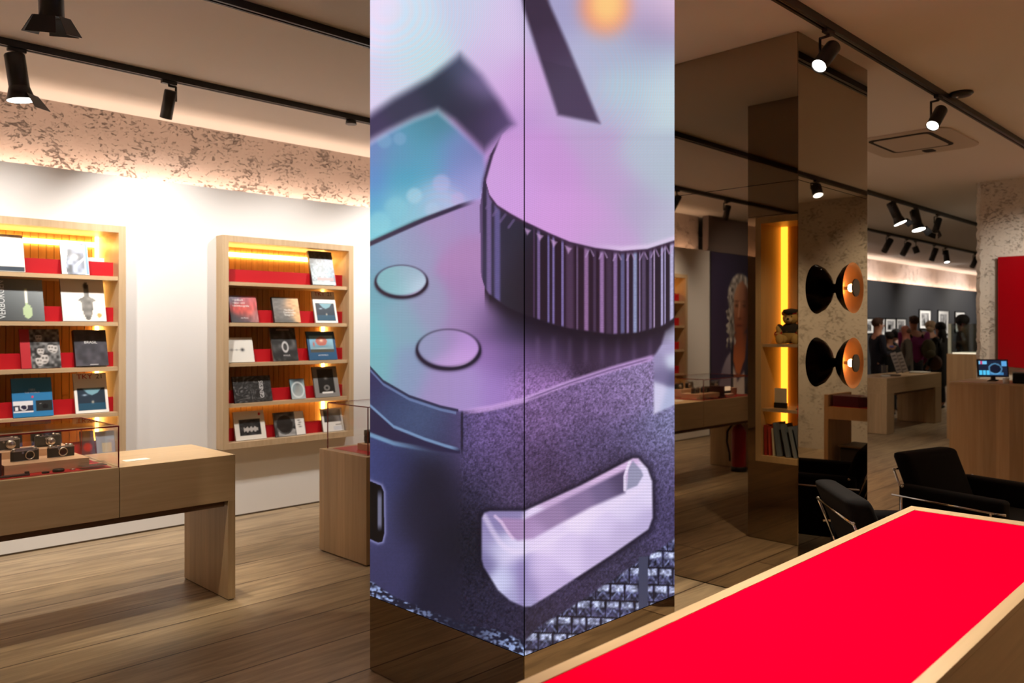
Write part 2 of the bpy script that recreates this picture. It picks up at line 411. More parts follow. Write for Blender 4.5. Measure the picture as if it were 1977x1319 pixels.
# left wall: white panelling with openings for the bookcases, plaster behind and above
CASES = [(-1.02, .27), (1.043, 2.333), (3.105, 4.393)]
CZ0, CZ1 = .60, 2.39
bm = B(); WY0, WY1, WZ = 6.62, 6.68, 2.79
xs = [-1.80]
for a, b in CASES: xs += [a, b]
xs.append(14.0)
for i in range(0, len(xs)-1, 2): box(bm, xs[i], xs[i+1], WY0, WY1, .015, WZ)
for a, b in CASES:
    box(bm, a, b, WY0, WY1, .015, CZ0); box(bm, a, b, WY0, WY1, CZ1, WZ)
struct('wall_left', bm, WHITE)
struct('trim_1', bx(-1.8, 14.0, WY0+.004, WY1, 0, .015), mat('shadow_gap', (.10, .07, .04), .8))
struct('wall_plaster', bx(-1.8, 14.0, 6.82, 6.9, WZ-.25, CEIL), PLASTER)
struct('wall_left_floor', bx(-1.8, 14.0, 7.02, 7.1, 0, WZ-.25), GREYW)
struct('trim_2', bx(-1.8, 14.0, WY1, 6.82, WZ-.14, WZ-.12), WHITE)
struct('wall_dark', bx(X0, -1.8, 6.64, 6.74, 0, CEIL), DARKW)
struct('wall_return', bx(14.0, 14.1, 6.62, 8.2, 0, CEIL), WHITE)
struct('wall_gallery', bx(14.1, X1, 7.75, 7.80, 0, WZ), GREYW)
struct('wall_gallery_plaster', bx(14.1, X1, 7.95, 8.05, WZ-.2, CEIL), PLASTER)
struct('trim_3', bx(14.1, X1, 7.80, 7.95, WZ-.14, WZ-.12), WHITE)
# plaster wall beside the till: thick slab with a ragged arris
bm = B(); nz = 90; prev = None
random.seed(3)
for k in range(nz+1):
    z = CEIL*k/nz; e = 2.95+random.uniform(-.009, .009); f = 10.66
    row = [bm.verts.new(p) for p in ((f, -6, z), (f, e-.05, z), (f+.04, e, z), (11.0, e, z), (11.0, -6, z))]
    if prev:
        for i in range(5): bm.faces.new((prev[i], prev[(i+1)%5], row[(i+1)%5], row[i]))
    prev = row
bmesh.ops.recalc_face_normals(bm, faces=bm.faces)
struct('wall_till', bm, PLASTER2)

# ------------------------------------------------------------------ the picture on the LED pillar (photo pixels -> colour)
def led_paint(x, y):
    bg = field(x, y, [(715,40,(232,222,250)),(715,180,(222,205,240)),(800,60,(205,222,238)),(830,110,(195,218,226)),(760,160,(205,215,232)),(900,40,(200,205,230)),
        (960,60,(215,195,232)),(970,180,(212,172,226)),(940,120,(208,185,226)),(1005,240,(190,145,210)),(1030,160,(205,165,218)),(1060,230,(196,160,212)),
        (1080,40,(165,160,200)),(1110,110,(180,180,212)),(1120,200,(182,180,210)),(1180,90,(172,178,205)),(1200,180,(180,200,215)),(1260,110,(172,185,208)),
        (1290,170,(195,212,222)),(1260,50,(150,132,172)),(1290,10,(228,198,222)),(1240,10,(200,180,212)),(1290,250,(192,210,218)),(1220,250,(185,190,212)),
        (1160,260,(182,165,205)),(1290,320,(190,205,215)),(1080,290,(196,155,212))], 34)
    c = bg
    c = mixc(c, (236,150,120), np.exp(-(((x-1168)/52)**2+((y-12)/58)**2)**2))
    c = mixc(c, (252,200,130), np.exp(-(((x-1172)/34)**2+((y-8)/42)**2)**1.5))
    # dark diagonal bar
    a = 1-sst(-6, 6, poly_sd(x, y, [(1004,-30),(1012,20),(1043,118),(1060,170),(1077,222),(1158,238),(1118,140),(1095,85),(1062,10),(1045,-40)]))
    bar = field(x, y, [(1040,20,(58,46,66)),(1065,100,(66,52,76)),(1090,140,(78,66,92)),(1110,210,(80,66,94))], 26)
    c = mixc(c, bar*(.97+.06*(y < 112+(x-1035)*.28))[..., None], a)
    # dark blurred frame of the finder
    a = 1-sst(-13, 13, poly_sd(x, y, [(680,245),(760,190),(830,150),(888,105),(930,145),(965,195),(992,240),(965,262),(935,292),(905,262),(875,232),(845,212),(800,228),(750,252),(680,290)]))
    fr = field(x, y, [(715,250,(66,58,92)),(780,205,(58,58,82)),(850,160,(48,54,72)),(890,130,(72,78,104)),(900,195,(50,50,70)),(935,235,(58,50,76)),(965,240,(92,74,118)),(925,160,(120,104,150))], 24)
    c = mixc(c, fr, a)
    # teal screen
    scr = [(690,292),(750,256),(800,232),(845,216),(880,246),(912,276),(934,300),(940,340),(930,384),(870,405),(800,430),(700,476)]
    a = 1-sst(-9, 9, poly_sd(x, y, scr))
    te = field(x, y, [(720,290,(110,135,190)),(715,350,(95,140,200)),(720,400,(90,165,205)),(725,450,(130,205,220)),(770,300,(95,150,185)),(780,350,(80,160,190)),
        (820,270,(85,150,175)),(830,310,(92,160,190)),(840,240,(78,130,150)),(870,290,(110,140,190)),(890,330,(128,140,200)),(915,350,(160,155,212)),(860,395,(180,185,222)),
        (800,420,(140,195,212)),(770,400,(125,190,210)),(905,300,(120,125,180)),(825,395,(150,185,215))], 24)
    for bx_, by_, r_, cc in ((800,378,17,(172,208,226)),(852,354,19,(178,178,222)),(764,402,24,(132,196,214)),(733,430,24,(140,206,220)),(742,272,16,(120,165,200)),(772,268,14,(125,165,200)),(835,405,16,(175,195,222)),(884,384,14,(190,170,218))):
        te = mixc(te, cc, .6*(1-sst(r_*.6, r_*1.15, np.hypot(x-bx_, y-by_))))
    c = mixc(c, te, a)
    # top plate
    tp = field(x, y, [(715,500,(118,160,190)),(720,560,(112,165,182)),(712,640,(112,180,190)),(725,710,(118,175,185)),(760,480,(140,160,190)),(800,470,(152,150,188)),(850,440,(165,142,190)),
        (905,410,(166,138,192)),(900,500,(172,130,182)),(905,560,(165,125,178)),(900,610,(160,130,180)),(830,590,(150,150,185)),(770,620,(132,165,185)),(790,720,(135,152,185)),
        (850,740,(160,140,190)),(900,740,(165,140,198)),(960,740,(160,125,195)),(950,680,(150,112,178)),(985,700,(110,85,140)),(940,620,(128,98,150)),(975,640,(66,54,86)),(1000,610,(40,36,52)),
        (1025,700,(104,78,124)),(1015,745,(156,116,180)),(1050,735,(140,104,160)),(1060,690,(74,56,88)),(1120,660,(46,34,52)),(1150,700,(62,46,70)),(1200,650,(42,30,46)),(1200,690,(66,50,78)),(1250,650,(56,42,66)),(1045,640,(46,36,54))], 24)
    top_y = np.interp(x, [690,708,770,820,885,925,940,1310], [481,474,446,424,399,386,384,384])
    a = sst(-4, 6, y-top_y)
    c = mixc(c, tp, a*(x < 945)+(x >= 945)*sst(560, 590, y))
    dl = np.abs(y-top_y); c = mixc(c, (50,42,70), (1-sst(1.5, 7, dl))*(1-sst(880, 925, x))*(x < 930))
    # reflections of the knurling below the dial
    st = np.exp(-((np.mod(x, 31)-15)/5.0)**2)*.28*(x > 1030)*sst(640, 660, y)*(1-sst(690, 720, y))
    c = mixc(c, (120,95,140), st)
    # two round buttons
    for ex, ey, rx, ry, fl in ((775,543,50,31,((750,535,(128,180,190)),(775,560,(140,190,200)),(805,560,(195,208,228)),(790,530,(150,175,195)))),
                               (866,674,61,38,((840,665,(145,150,185)),(866,660,(160,135,185)),(900,690,(205,160,225)),(870,700,(190,155,212)),(905,665,(178,140,205))))):
        dd = np.hypot((x-ex)/rx, (y-ey)/ry); th = (y-ey)/ry
        ring = np.exp(-((dd-1.0)/(.05+.085*np.clip(th, 0, 1)))**2)
        c = mixc(c, field(x, y, fl, 18), 1-sst(.9, 1.0, dd))
        c = mixc(c, (38,30,50), np.clip(ring*(.35+.65*sst(-.7, .3, th)+.1), 0, 1))
        c = mixc(c, (225,190,240), .5*np.exp(-((dd-.9)/.05)**2)*sst(.2, .9, th)*sst(-.2, .6, (x-ex)/rx))
    # body below the edge of the plate
    ey_ = np.interp(x, [690,708,740,790,850,892,950,1012,1060,1100,1180,1262,1275,1310], [690,702,736,765,785,794,786,770,752,737,711,688,676,676])
    body = field(x, y, [(715,740,(50,48,86)),(760,790,(62,74,110)),(820,820,(72,86,122)),(870,840,(58,56,88)),(725,900,(66,74,128)),(720,1000,(70,72,118)),(760,900,(48,48,82)),(750,1080,(58,56,92)),
        (830,920,(32,30,44)),(870,1000,(30,28,42)),(800,1000,(36,34,52)),(860,1100,(32,30,46)),(920,830,(100,80,132)),(960,830,(108,86,138)),(930,900,(76,64,102)),(1000,880,(86,68,108)),(915,960,(44,40,62)),(900,1050,(28,27,38)),
        (990,940,(80,66,100)),(1040,810,(118,90,138)),(1100,790,(116,92,138)),(1180,770,(120,98,144)),(1240,740,(134,116,160)),(1100,860,(86,70,108)),(1050,900,(66,52,80)),(1150,860,(82,70,106)),(1230,850,(96,86,126)),(1200,920,(56,46,70)),
        (1285,900,(88,80,120)),(1285,1000,(72,64,100)),(1200,1090,(60,54,80)),(1100,1150,(58,50,76)),(950,1180,(44,40,60)),(900,1160,(36,33,50)),(1030,1200,(48,42,62)),(1290,830,(120,120,160))], 34)
    gr = .5*vnoise(x, y, 3.2, 1)+.5*vnoise(x, y, 1.9, 2)
    g2 = sst(880, 900, x)*.55+.10
    body = body*(1+(gr-.5)[..., None]*1.3*g2[..., None])
    a = sst(-3, 4, y-ey_)
    c = mixc(c, body, a)
    gp = (vnoise(x, y, 2.4, 5)-.5)*.5*sst(680, 740, y)*(1-a)*sst(960, 1020, x)
    c = c*(1+gp[..., None])
    c = mixc(c, (206,165,226), .75*(1-sst(2, 9, np.abs(y-ey_-2)))*sst(880, 930, x)*(1-sst(1255, 1268, x)))
    c = mixc(c, (92,70,110), .6*(1-sst(.5, 3, np.abs(y-ey_-3)))*sst(1000, 1040, x)*(1-sst(1240, 1262, x)))
    c = mixc(c, (36,34,58), .8*(1-sst(1, 4, np.abs(y-ey_)))*(x < 885))
    c = mixc(c, (120,140,185), .7*(1-sst(1, 4, np.abs(y-ey_-6)))*(x < 880))
    # barrel mouldings at the left
    y1 = np.interp(x, [690,711,760,820,860,886], [760,780,824,848,861,868]); y2 = np.interp(x, [690,711,760,830,886], [832,838,856,869,876])
    inn = sst(-2, 2, y-y1)*(1-sst(-2, 2, y-y2))*(x < 888)
    c = mixc(c, (44,38,66), inn*.9)
    c = mixc(c, (128,160,200), .85*(1-sst(1, 5, np.abs(y-y1)))*(1-sst(870, 892, x)))
    c = mixc(c, (130,172,208), .8*(1-sst(1.5, 7, np.abs(y-y2)))*(1-sst(730, 850, x)))
    c = mixc(c, (30,26,40), .75*(1-sst(1, 4, np.abs(x-892)))*sst(790, 800, y)*(1-sst(860, 885, y)))
    # slot at the left
    sd = poly_sd(x, y, [(690,922),(712,928),(736,938),(741,950),(742,1030),(738,1046),(730,1048),(690,1030)])
    c = mixc(c, (128,128,178), np.exp(-(np.clip(sd, 0, 99)/4)**2)*(sd > 0))
    sl = mixc(np.zeros(x.shape+(3,))+np.array((10,9,12.)), (110,110,135), (1-sst(2, 6, np.abs(x-733)))*sst(940, 965, y)*(1-sst(1010, 1030, y)))
    c = mixc(c, sl, 1-sst(-2, 1.5, sd))
    # strap lug at the top right
    lug = [(1320,610),(1296,630),(1284,640),(1277,665),(1262,690),(1262,800),(1320,775)]
    lc = field(x, y, [(1295,640,(188,184,214)),(1290,670,(165,155,195)),(1270,700,(150,140,180)),(1266,760,(205,200,230)),(1278,720,(120,110,150)),(1300,700,(205,210,232)),(1302,725,(92,88,125)),(1300,770,(172,178,212))], 10)
    c = mixc(c, lc, poly_a(x, y, lug, 4))
    # dial: side with knurling, then the flat top
    yb = np.interp(x, [920,937,945,960,985,1012,1060,1100,1150,1200,1250,1310], [300,346,376,396,412,427,450,467,479,485,481,462])
    yd = np.interp(x, [920,928,935,945,980,1012,1050,1100,1180,1230,1280,1310], [500,530,552,568,592,606,620,634,645,642,628,608])
    lx = np.interp(y, [235,260,300,345,400,520,600], [992,966,946,934,926,928,932])
    sh = np.exp(-(np.clip(y-yd, 0, 999)/26)**2)*sst(-6, 4, y-yd)*(x > 935)
    c = mixc(c, (30,22,34), .85*sh*(y < ey_-10))
    side = (x > lx)*sst(-2.5, 2.5, x-lx)*(1-sst(-3, 3, y-yd))*sst(255, 300, y)
    kb = field(x, y, [(935,400,(50,42,66)),(945,500,(62,52,84)),(975,480,(42,42,58)),(1000,520,(38,38,50)),(1030,520,(42,26,38)),(1150,560,(44,28,44)),(1290,560,(38,28,44))], 30)
    for kx, kw, kc in ((929,3,(92,72,112)),(944,5,(112,92,142)),(960,6,(96,86,138)),(1031,2,(70,50,78)),(1040,3,(116,94,144)),(1059,2.2,(112,98,154)),(1068.5,2.4,(120,104,160)),(1086,2.5,(124,108,164)),(1100,8,(76,54,80)),(1114.5,2,(98,76,108)),
            (1132,4.5,(142,104,150)),(1148,3,(70,52,78)),(1162,4.5,(146,110,160)),(1176,6,(66,48,72)),(1188,4,(136,108,158)),(1202,4,(96,92,134)),(1212,2.4,(142,120,168)),(1226,4,(140,146,184)),(1235,1.5,(130,110,150)),(1243,4,(86,70,100)),(1256,3,(106,90,128)),(1263,1.6,(164,142,180)),(1278,2.4,(170,160,200)),(1284,1.6,(150,140,180)),(1297,4,(182,176,212))):
        kb = mixc(kb, kc, np.exp(-((x-kx)/kw)**4)*(.94+.12*vnoise(x, y, 2.5, 9)))
    # arched heads of the ribs
    for kx in (1018,1042,1069,1097): kb = mixc(kb, (190,150,200), .8*poly_a(x, y, [(kx-6, np.interp(kx, [1018,1097], [440,474])), (kx+7, np.interp(kx, [1018,1097], [445,480])), (kx, np.interp(kx, [1018,1097], [454,490]))], 2.5))
    for kx in (1139,1165,1192,1218,1243,1265,1285,1302):
        yy = np.interp(kx, [1139,1192,1243,1302], [478,485,484,470])
        kb = mixc(kb, (176,146,192), .6*(1-sst(.6, 2.6, np.minimum(seg_d(x, y, kx, yy, kx-8, yy+18), seg_d(x, y, kx, yy, kx+7, yy+16)))))
    for kx, ky in ((949,388),(962,402),(976,414),(992,425)): kb = mixc(kb, (112,92,140), .6*(1-sst(1, 4, seg_d(x, y, kx, ky, kx-10, ky+14))))
    kb = mixc(kb, (60,42,66), .9*(1-sst(2, 10, y-yb)))
    c = mixc(c, kb, side)
    top = sst(-2.5, 2.5, x-lx-np.interp(y, [235,300,345,400], [2,6,5,0]))*(1-sst(-2.5, 2, y-yb))*sst(232, 275, y)
    tc_ = field(x, y, [(950,330,(204,158,220)),(1000,300,(202,152,216)),(1000,380,(206,155,222)),(1080,330,(200,150,212)),(1060,410,(210,155,220)),(1130,420,(205,155,215)),(1180,350,(190,160,206)),(1180,450,(196,160,210)),
        (1240,400,(178,165,200)),(1290,430,(186,185,208)),(1290,350,(178,190,205)),(1240,300,(180,190,208)),(1150,280,(188,162,206))], 30)
    tc_ = mixc(tc_, (226,205,236), .7*np.exp(-((y-yb+5)/5)**2)*sst(1130, 1220, x))
    c = mixc(c, tc_, top)
    c = mixc(c, (60,50,80), .6*np.exp(-((x-lx-1)/4)**2)*sst(270, 320, y)*(1-sst(350, 380, y)))
    # tray
    tray = [(930,1000),(935,990),(946,987),(1012,987),(1120,938),(1222,885),(1232,885),(1250,905),(1259,930),(1260,1000),(1252,1022),(1180,1072),(1060,1150),(1025,1171),(1012,1172),(985,1160),(962,1140),(934,1095),(930,1080)]
    sd = poly_sd(x, y, tray)
    c = mixc(c, (26,22,36), .75*np.exp(-(np.clip(sd, 0, 99)/9)**2)*(y < 1120))
    tr = field(x, y, [(938,1040,(150,140,188)),(934,1085,(120,112,160)),(955,1010,(140,128,176)),(965,1060,(200,196,232)),(975,1120,(205,205,240)),(1000,1150,(170,165,208)),(1005,1100,(150,138,190)),(985,1065,(226,214,246)),
        (1015,1130,(150,132,184)),(1040,1100,(212,192,234)),(1100,1060,(218,200,238)),(1160,1020,(216,200,238)),(1220,980,(218,205,240)),(1250,950,(224,212,244)),(1245,1010,(190,176,218)),(1150,1060,(200,182,224)),(1060,1130,(196,176,222)),(1200,1040,(196,180,220)),
        (1100,955,(200,170,212)),(1180,915,(212,180,222)),(1050,1040,(228,210,244)),(1130,1000,(236,220,248)),(1200,960,(228,214,244))], 16)
    hol = [(962,1004),(972,1000),(1012,1003),(1110,955),(1206,908),(1207,930),(1206,952),(1140,980),(1080,1012),(1030,1040),(1000,1044),(985,1036)]
    hc = field(x, y, [(985,1015,(168,136,182)),(1012,1025,(160,130,176)),(1060,1000,(152,126,168)),(1120,970,(138,116,158)),(1170,950,(116,100,140)),(1200,935,(80,68,100)),(1030,1035,(186,156,204))], 16)
    tr = mixc(tr, hc, poly_a(x, y, hol, 5))
    tr = mixc(tr, (150,148,178), poly_a(x, y, [(1213,905),(1222,890),(1238,908),(1242,918),(1230,938),(1210,946)], 2.5))
    tr = mixc(tr, (236,222,248), .85*(1-sst(1, 4, line_d(x, y, [(1206,946),(1206,920),(1216,890)]))))
    tr = mixc(tr, (232,216,246), .55*(1-sst(1, 9, line_d(x, y, [(936,998),(950,1024),(964,1046),(976,1058),(992,1066),(1012,1066),(1040,1056),(1110,1018),(1200,966),(1244,940)]))))
    tr = mixc(tr, (230,200,236), .7*(1-sst(1, 5, line_d(x, y, [(956,997),(968,1008),(978,1024),(990,1040)]))))
    tr = mixc(tr, (140,124,178), .6*np.exp(-((x-1008)/9)**2)*sst(1075, 1095, y))
    tr = tr*(.94+.10*(.5+.5*np.sin(y*1.05)))[..., None]
    c = mixc(c, tr, 1-sst(-3, 3, sd))
    # leather grip
    gy = np.interp(x, [690,711,760,850,920,960,1012,1040,1100,1180,1225,1252,1305,1320], [1098,1116,1150,1186,1208,1214,1236,1208,1172,1118,1088,1072,1036,1026])
    uu = np.where(x > 1012, x-1012, (1012-x)*.9); row = y+uu*np.where(x > 1012, -.03, .42)
    cw = 28.0; rh = np.where(x > 1012, 33.0, 30.0)
    ru = np.mod(row, rh)/rh; k_ = np.floor(row/rh); cu = np.mod(x+k_*9, cw)/cw
    gl = field(x, y, [(1050,1200,(60,58,84)),(1250,1100,(66,66,98)),(800,1160,(50,58,92))], 60)
    gl = gl*(.35+1.1*vnoise(x, y, 5, 12))[..., None]
    gl = mixc(gl, (190,198,232), np.clip((1-sst(.10, .28, np.abs(ru-.25)+.10*(vnoise(x, y, 6, 4)-.5)))*(1-sst(.34, .47, np.abs(cu-.5)))*(.2+1.0*vnoise(x, y, 8, 3)), 0, 1))
    gl = mixc(gl, (120,128,170), vnoise(x, y, 5, 14)*(1-sst(.03, .13, np.abs(np.abs(cu-.5)*1.1-(ru-.45))))*(ru > .42))
    gl = mixc(gl, (26,24,36), 1-sst(.02, .07, np.minimum(ru, 1-ru)))
    gl = mixc(gl, (24,22,34), .8*(1-sst(.02, .07, np.minimum(cu, 1-cu))))
    gl = gl*(.7+.6*vnoise(x, y, 3, 15))[..., None]
    st_ = vnoise(x*.8+y*1.1, y*2.2-x*.9, 9, 21)*.6+vnoise(x, y, 4, 22)*.4
    gL = mixc(np.zeros(x.shape+(3,))+np.array((34, 33, 50.)), (150,168,215), np.clip((st_-.46)*4.2, 0, 1)*np.clip(np.abs(x-885)/105, .12, 1))
    gl = np.where((x < 1012)[..., None], gL, gl)
    a = sst(-1, 6, y-gy)
    c = mixc(c, gl, a)
    c = mixc(c, (66,68,92), poly_a(x, y, [(1233,1060),(1251,1050),(1251,1300),(1233,1300)], 1.5)*(y > 1075))
    # moire fringes of the LED pitch
    m1 = np.exp(-(((x-820)/130)**2+((y-130)/150)**2)); f1 = np.sin(((x-745)**2*.8+(y-20)**2)/250)
    m2 = np.exp(-(((x-1245)/75)**2+((y-210)/170)**2)); f2 = np.sin(((x-1110)**2+(y-150)**2*.7)/230)
    m3 = np.exp(-(((x-840)/70)**2+((y-320)/70)**2)); f3 = np.sin(((x-850)**2*.6+(y-420)**2)/150)
    fm = (m1*f1+m2*f2+m3*f3)[..., None]
    c = c*(1+fm*np.array((.045, -.015, -.03)))
    # LED pixel rows
    c = c*(1+.035*np.sin(y*2.1)+.02*np.sin(x*2.3))[..., None]
    return c

LX0, LX1, LY0, LY1 = 2.247, 3.263, 2.182, 3.190
LZ = .352
def led_face(fx, fy):
    def fn(U, V):
        X = fx(U); Y = fy(U); Z = LZ+V*(CEIL-.004-LZ)
        px = 988.5+F_PX*(X-Y)/(X+Y); py = HORIZON-F_PX*math.sqrt(2)*(Z-CAM_H)/(X+Y)
        return led_paint(px, np.clip(py, -60, 1400))
    return fn
LEDM = attr_mat('led_picture', .35, 1.0, spec=.2)
pil = thing('display_pillar', 'square pillar clad in LED screens showing a macro view of a camera above a bronze mirror base', 'pillar', ((LX0+LX1)/2, (LY0+LY1)/2, 0))
H = CEIL-.004-LZ
# core: made of slabs round the shelf niche in the +X side
NY0, NY1, NZ0, NZ1 = 2.255, 3.118, .597, 2.456; NXD = 2.93
c0 = .006
obj('pillar_core', boxes((LX0+c0, NXD, LY0+c0, LY1-c0, 0, CEIL), (NXD, LX1-c0, LY0+c0, NY0, 0, CEIL), (NXD, LX1-c0, NY1, LY1-c0, 0, CEIL),
    (NXD, LX1-c0, NY0, NY1, 0, NZ0), (NXD, LX1-c0, NY0, NY1, NZ1, CEIL)), DARKGAP, pil)
scr = panel('led_screen', LY1-LY0-.002, H, 210, 840, led_face(lambda U: LX0, lambda U: LY1-U*(LY1-LY0-.002)), LEDM, pil, (LX0, LY1, LZ), (0, -1, 0), world=True)
scr['label'] = 'LED screen with the lens barrel and button half of the picture'
scr = panel('led_screen', LX1-LX0-.005, H, 210, 840, led_face(lambda U: LX0+.005+U*(LX1-LX0-.005), lambda U: LY0), LEDM, pil, (LX0+.005, LY0, LZ), (1, 0, 0), world=True)
scr['label'] = 'LED screen with the knurled dial half of the picture'
obj('mirror_base', boxes((LX0, LX0+.005, LY0+.003, LY1, .004, LZ-.003), (LX0+.003, LX1, LY0, LY0+.005, .004, LZ-.003)), MIRROR, pil)
obj('mirror_panel', boxes((LX1-.005, LX1, LY0+.003, NY0, .004, 2.467), (LX1-.005, LX1, NY1, LY1-.003, .004, 2.467), (LX1-.005, LX1, NY0, NY1, .004, NZ0), (LX1-.005, LX1, NY0, NY1, NZ1, 2.467),
    (LX1-.005, LX1, LY0+.003, LY1-.003, 2.471, CEIL)), MIRROR, pil)
obj('mirror_panel', boxes((LX0+.003, LX1-.003, LY1-.005, LY1, .004, 2.467), (LX0+.003, LX1-.003, LY1-.005, LY1, 2.471, CEIL)), MIRROR, pil)
# niche lining
t_ = .045
nf = obj('niche_frame', boxes((NXD, LX1+.012, NY0, NY0+t_, NZ0, NZ1), (NXD, LX1+.012, NY1-t_, NY1, NZ0, NZ1), (NXD, LX1+.012, NY0+t_, NY1-t_, NZ0, NZ0+t_), (NXD, LX1+.012, NY0+t_, NY1-t_, NZ1-t_, NZ1)),
    wood('oak_niche', (.62, .42, .20), (.54, .35, .16), 'Z', .45), pil)
obj('niche_back', bx(NXD, NXD+.012, NY0+t_, NY1-t_, NZ0+t_, NZ1-t_), OAKP, pil)
SH1, SH2 = 1.492, 1.0
for z in (SH1, SH2): obj('shelf', bx(NXD+.012, LX1-.012, NY0+t_, NY1-t_, z-.022, z), OAK, pil)
obj('led_strip', boxes((NXD+.012, NXD+.03, NY1-t_-.052, NY1-t_-.004, NZ0+t_, SH2-.022), (NXD+.012, NXD+.03, NY1-t_-.052, NY1-t_-.004, SH2, SH1-.022), (NXD+.012, NXD+.03, NY1-t_-.052, NY1-t_-.004, SH1, NZ1-t_)),
    emis('niche_led', (1.0, .40, .035), 8), pil)
NIN = NY1-t_

# mirror pillar
MX0, MX1, MY0, MY1 = 4.517, 5.522, 2.177, 3.185
mp_ = thing('mirror_pillar', 'square pillar clad in dark bronze mirror with a pair of copper wall lamps', 'pillar', ((MX0+MX1)/2, (MY0+MY1)/2, 0))
obj('pillar_core', bx(MX0+.006, MX1-.006, MY0+.006, MY1-.006, 0, CEIL), DARKGAP, mp_)
for z0, z1 in ((.006, 2.467), (2.4705, CEIL-.002)):
    obj('mirror_panel', bx(MX0, MX0+.005, MY0+.003, MY1-.003, z0, z1), MIRROR, mp_)
    obj('mirror_panel', bx(MX0+.003, MX1-.003, MY0, MY0+.005, z0, z1), MIRROR, mp_)
    obj('mirror_panel', bx(MX1-.005, MX1, MY0+.003, MY1-.003, z0, z1), MIRROR, mp_)
    obj('mirror_panel', bx(MX0+.003, MX1-.003, MY1-.005, MY1, z0, z1), MIRROR, mp_)
# ------------------------------------------------------------------ bookcases let into the wall
FT = .052; CY0, CYB = 6.50, 6.95
SHZ = [2.005, 1.66, 1.32, .975]
CASE_LABELS = ['oak wall bookcase next to the big portrait poster, seen only in the mirror', 'lit oak wall bookcase behind the glass case of old cameras', 'lit oak wall bookcase between the camera table and the LED pillar']
LEDW = emis('shelf_led', (1.0, .54, .13), 26)
REDB = RED
CASE_T = []
for (a, b), lab in zip(CASES, CASE_LABELS):
    t = thing('wall_bookcase', lab, 'bookcase', ((a+b)/2, CY0, CZ0), group='bookcases on the white wall'); CASE_T.append(t)
    obj('frame', boxes((a, a+FT, CY0, CYB, CZ0, CZ1), (b-FT, b, CY0, CYB, CZ0, CZ1), (a+FT, b-FT, CY0, CYB, CZ1-FT, CZ1), (a+FT, b-FT, CY0, CYB, CZ0, CZ0+FT)), wood('oak_frame', (.58, .425, .26), (.49, .345, .20), 'Z', .45), t)
    bm = B(); n = 22; ww = (b-a-2*FT)/n
    for i in range(n): box(bm, a+FT+i*ww+.002, a+FT+(i+1)*ww-.002, CYB-.018, CYB-.006, CZ0+FT, CZ1-FT)
    bk = obj('back_panel', bm, OAKP, t)
    box_ = bx(a+FT, b-FT, CYB-.008, CYB+.004, CZ0+FT, CZ1-FT); obj('backing_board', box_, mat('dark_backing', (.12, .06, .03), .8), t)
    for z in SHZ: obj('shelf', bx(a+FT, b-FT, CY0+.02, CYB-.018, z-.030, z), OAK, t)
    for z in SHZ+[CZ0+FT]: obj('book_rest', bx(a+FT+.002, b-FT-.002, 6.611, 6.615, z+.0005, z+.112), REDB, t)
    x = b-FT
    zs = [CZ0+FT]+[0]*4
    bm = B(); lo = [CZ0+FT, .975, 1.32, 1.66, 2.005]; hi = [.945, 1.29, 1.63, 1.975, CZ1-FT]
    for l, h in zip(lo, hi): box(bm, x-.030, x-.006, CYB-.034, CYB-.020, l+.002, h-.002)
    box(bm, a+FT, x-.035, CYB-.034, CYB-.020, 2.254, 2.290)
    box(bm, a+FT, x-.035, CYB-.030, CYB-.020, .934, .944)
    obj('led_strip', bm, LEDW, t)

# ------------------------------------------------------------------ books
TILT = R(15); YB = 6.552
PRINT = attr_mat('cover_print', .35)
CARD = mat('page_block', (.78, .75, .68), .8)
def book(pxl, pxr, ytop, z, fn, spine, label, th=.016, group='books and magazines in the wall bookcases', Yb=None, res=(44, 56)):
    yb = Yb or YB
    x0 = xat(pxl, yb); x1 = xat(pxr, yb); w_ = x1-x0
    yt = yb+.07; s = (x0+x1)/2+yt; zt = CAM_H-(ytop-HORIZON)*s/(F_PX*math.sqrt(2))
    h = max(.05, (zt-z)/math.cos(TILT))
    o = thing('book', label, 'book', (x0, yb, z+th*math.sin(TILT)+.0006), group=group)
    o.rotation_euler = (-TILT, 0, 0)
    m = mat('cover_'+'_'.join(str(q) for q in spine), L3(*spine), .4)
    obj('cover', boxes((0, w_, .0008, .0028, 0, h), (0, w_, th-.002, th, 0, h), (0, .002, .0028, th-.002, 0, h)), m, o, world=False)
    obj('pages', bx(.002, w_-.003, .0028, th-.002, .003, h-.003), CARD, o, world=False)
    panel('front_print', w_, h, res[0], res[1], fn, PRINT, o, (0, 0, 0))
    return o, w_, h
def flat(c): return lambda U, V: np.ones(U.shape+(3,))*np.array(c, dtype=float)
def put(c, col, U, V, u0, u1, v0, v1): return mixc(c, col, ((U > u0) & (U < u1) & (V > v0) & (V < v1)).astype(float))
def rnd(U, V, su, seed, a=0, b=255): return (a+(b-a)*vnoise(U*100, V*130, su, seed))[..., None]*np.ones(3)
def bk_text(o, s, size, u, v, col, w_, h, rot=0, nm='title_text', align='LEFT', sx=1.0):
    text(nm, s, size, (u*w_, -.0006, v*h), (R(90), -rot, 0), mat('ink_'+'_'.join(str(q) for q in col), L3(*col), .5), o, world=False, align=align, sx=sx, ext=.0003)

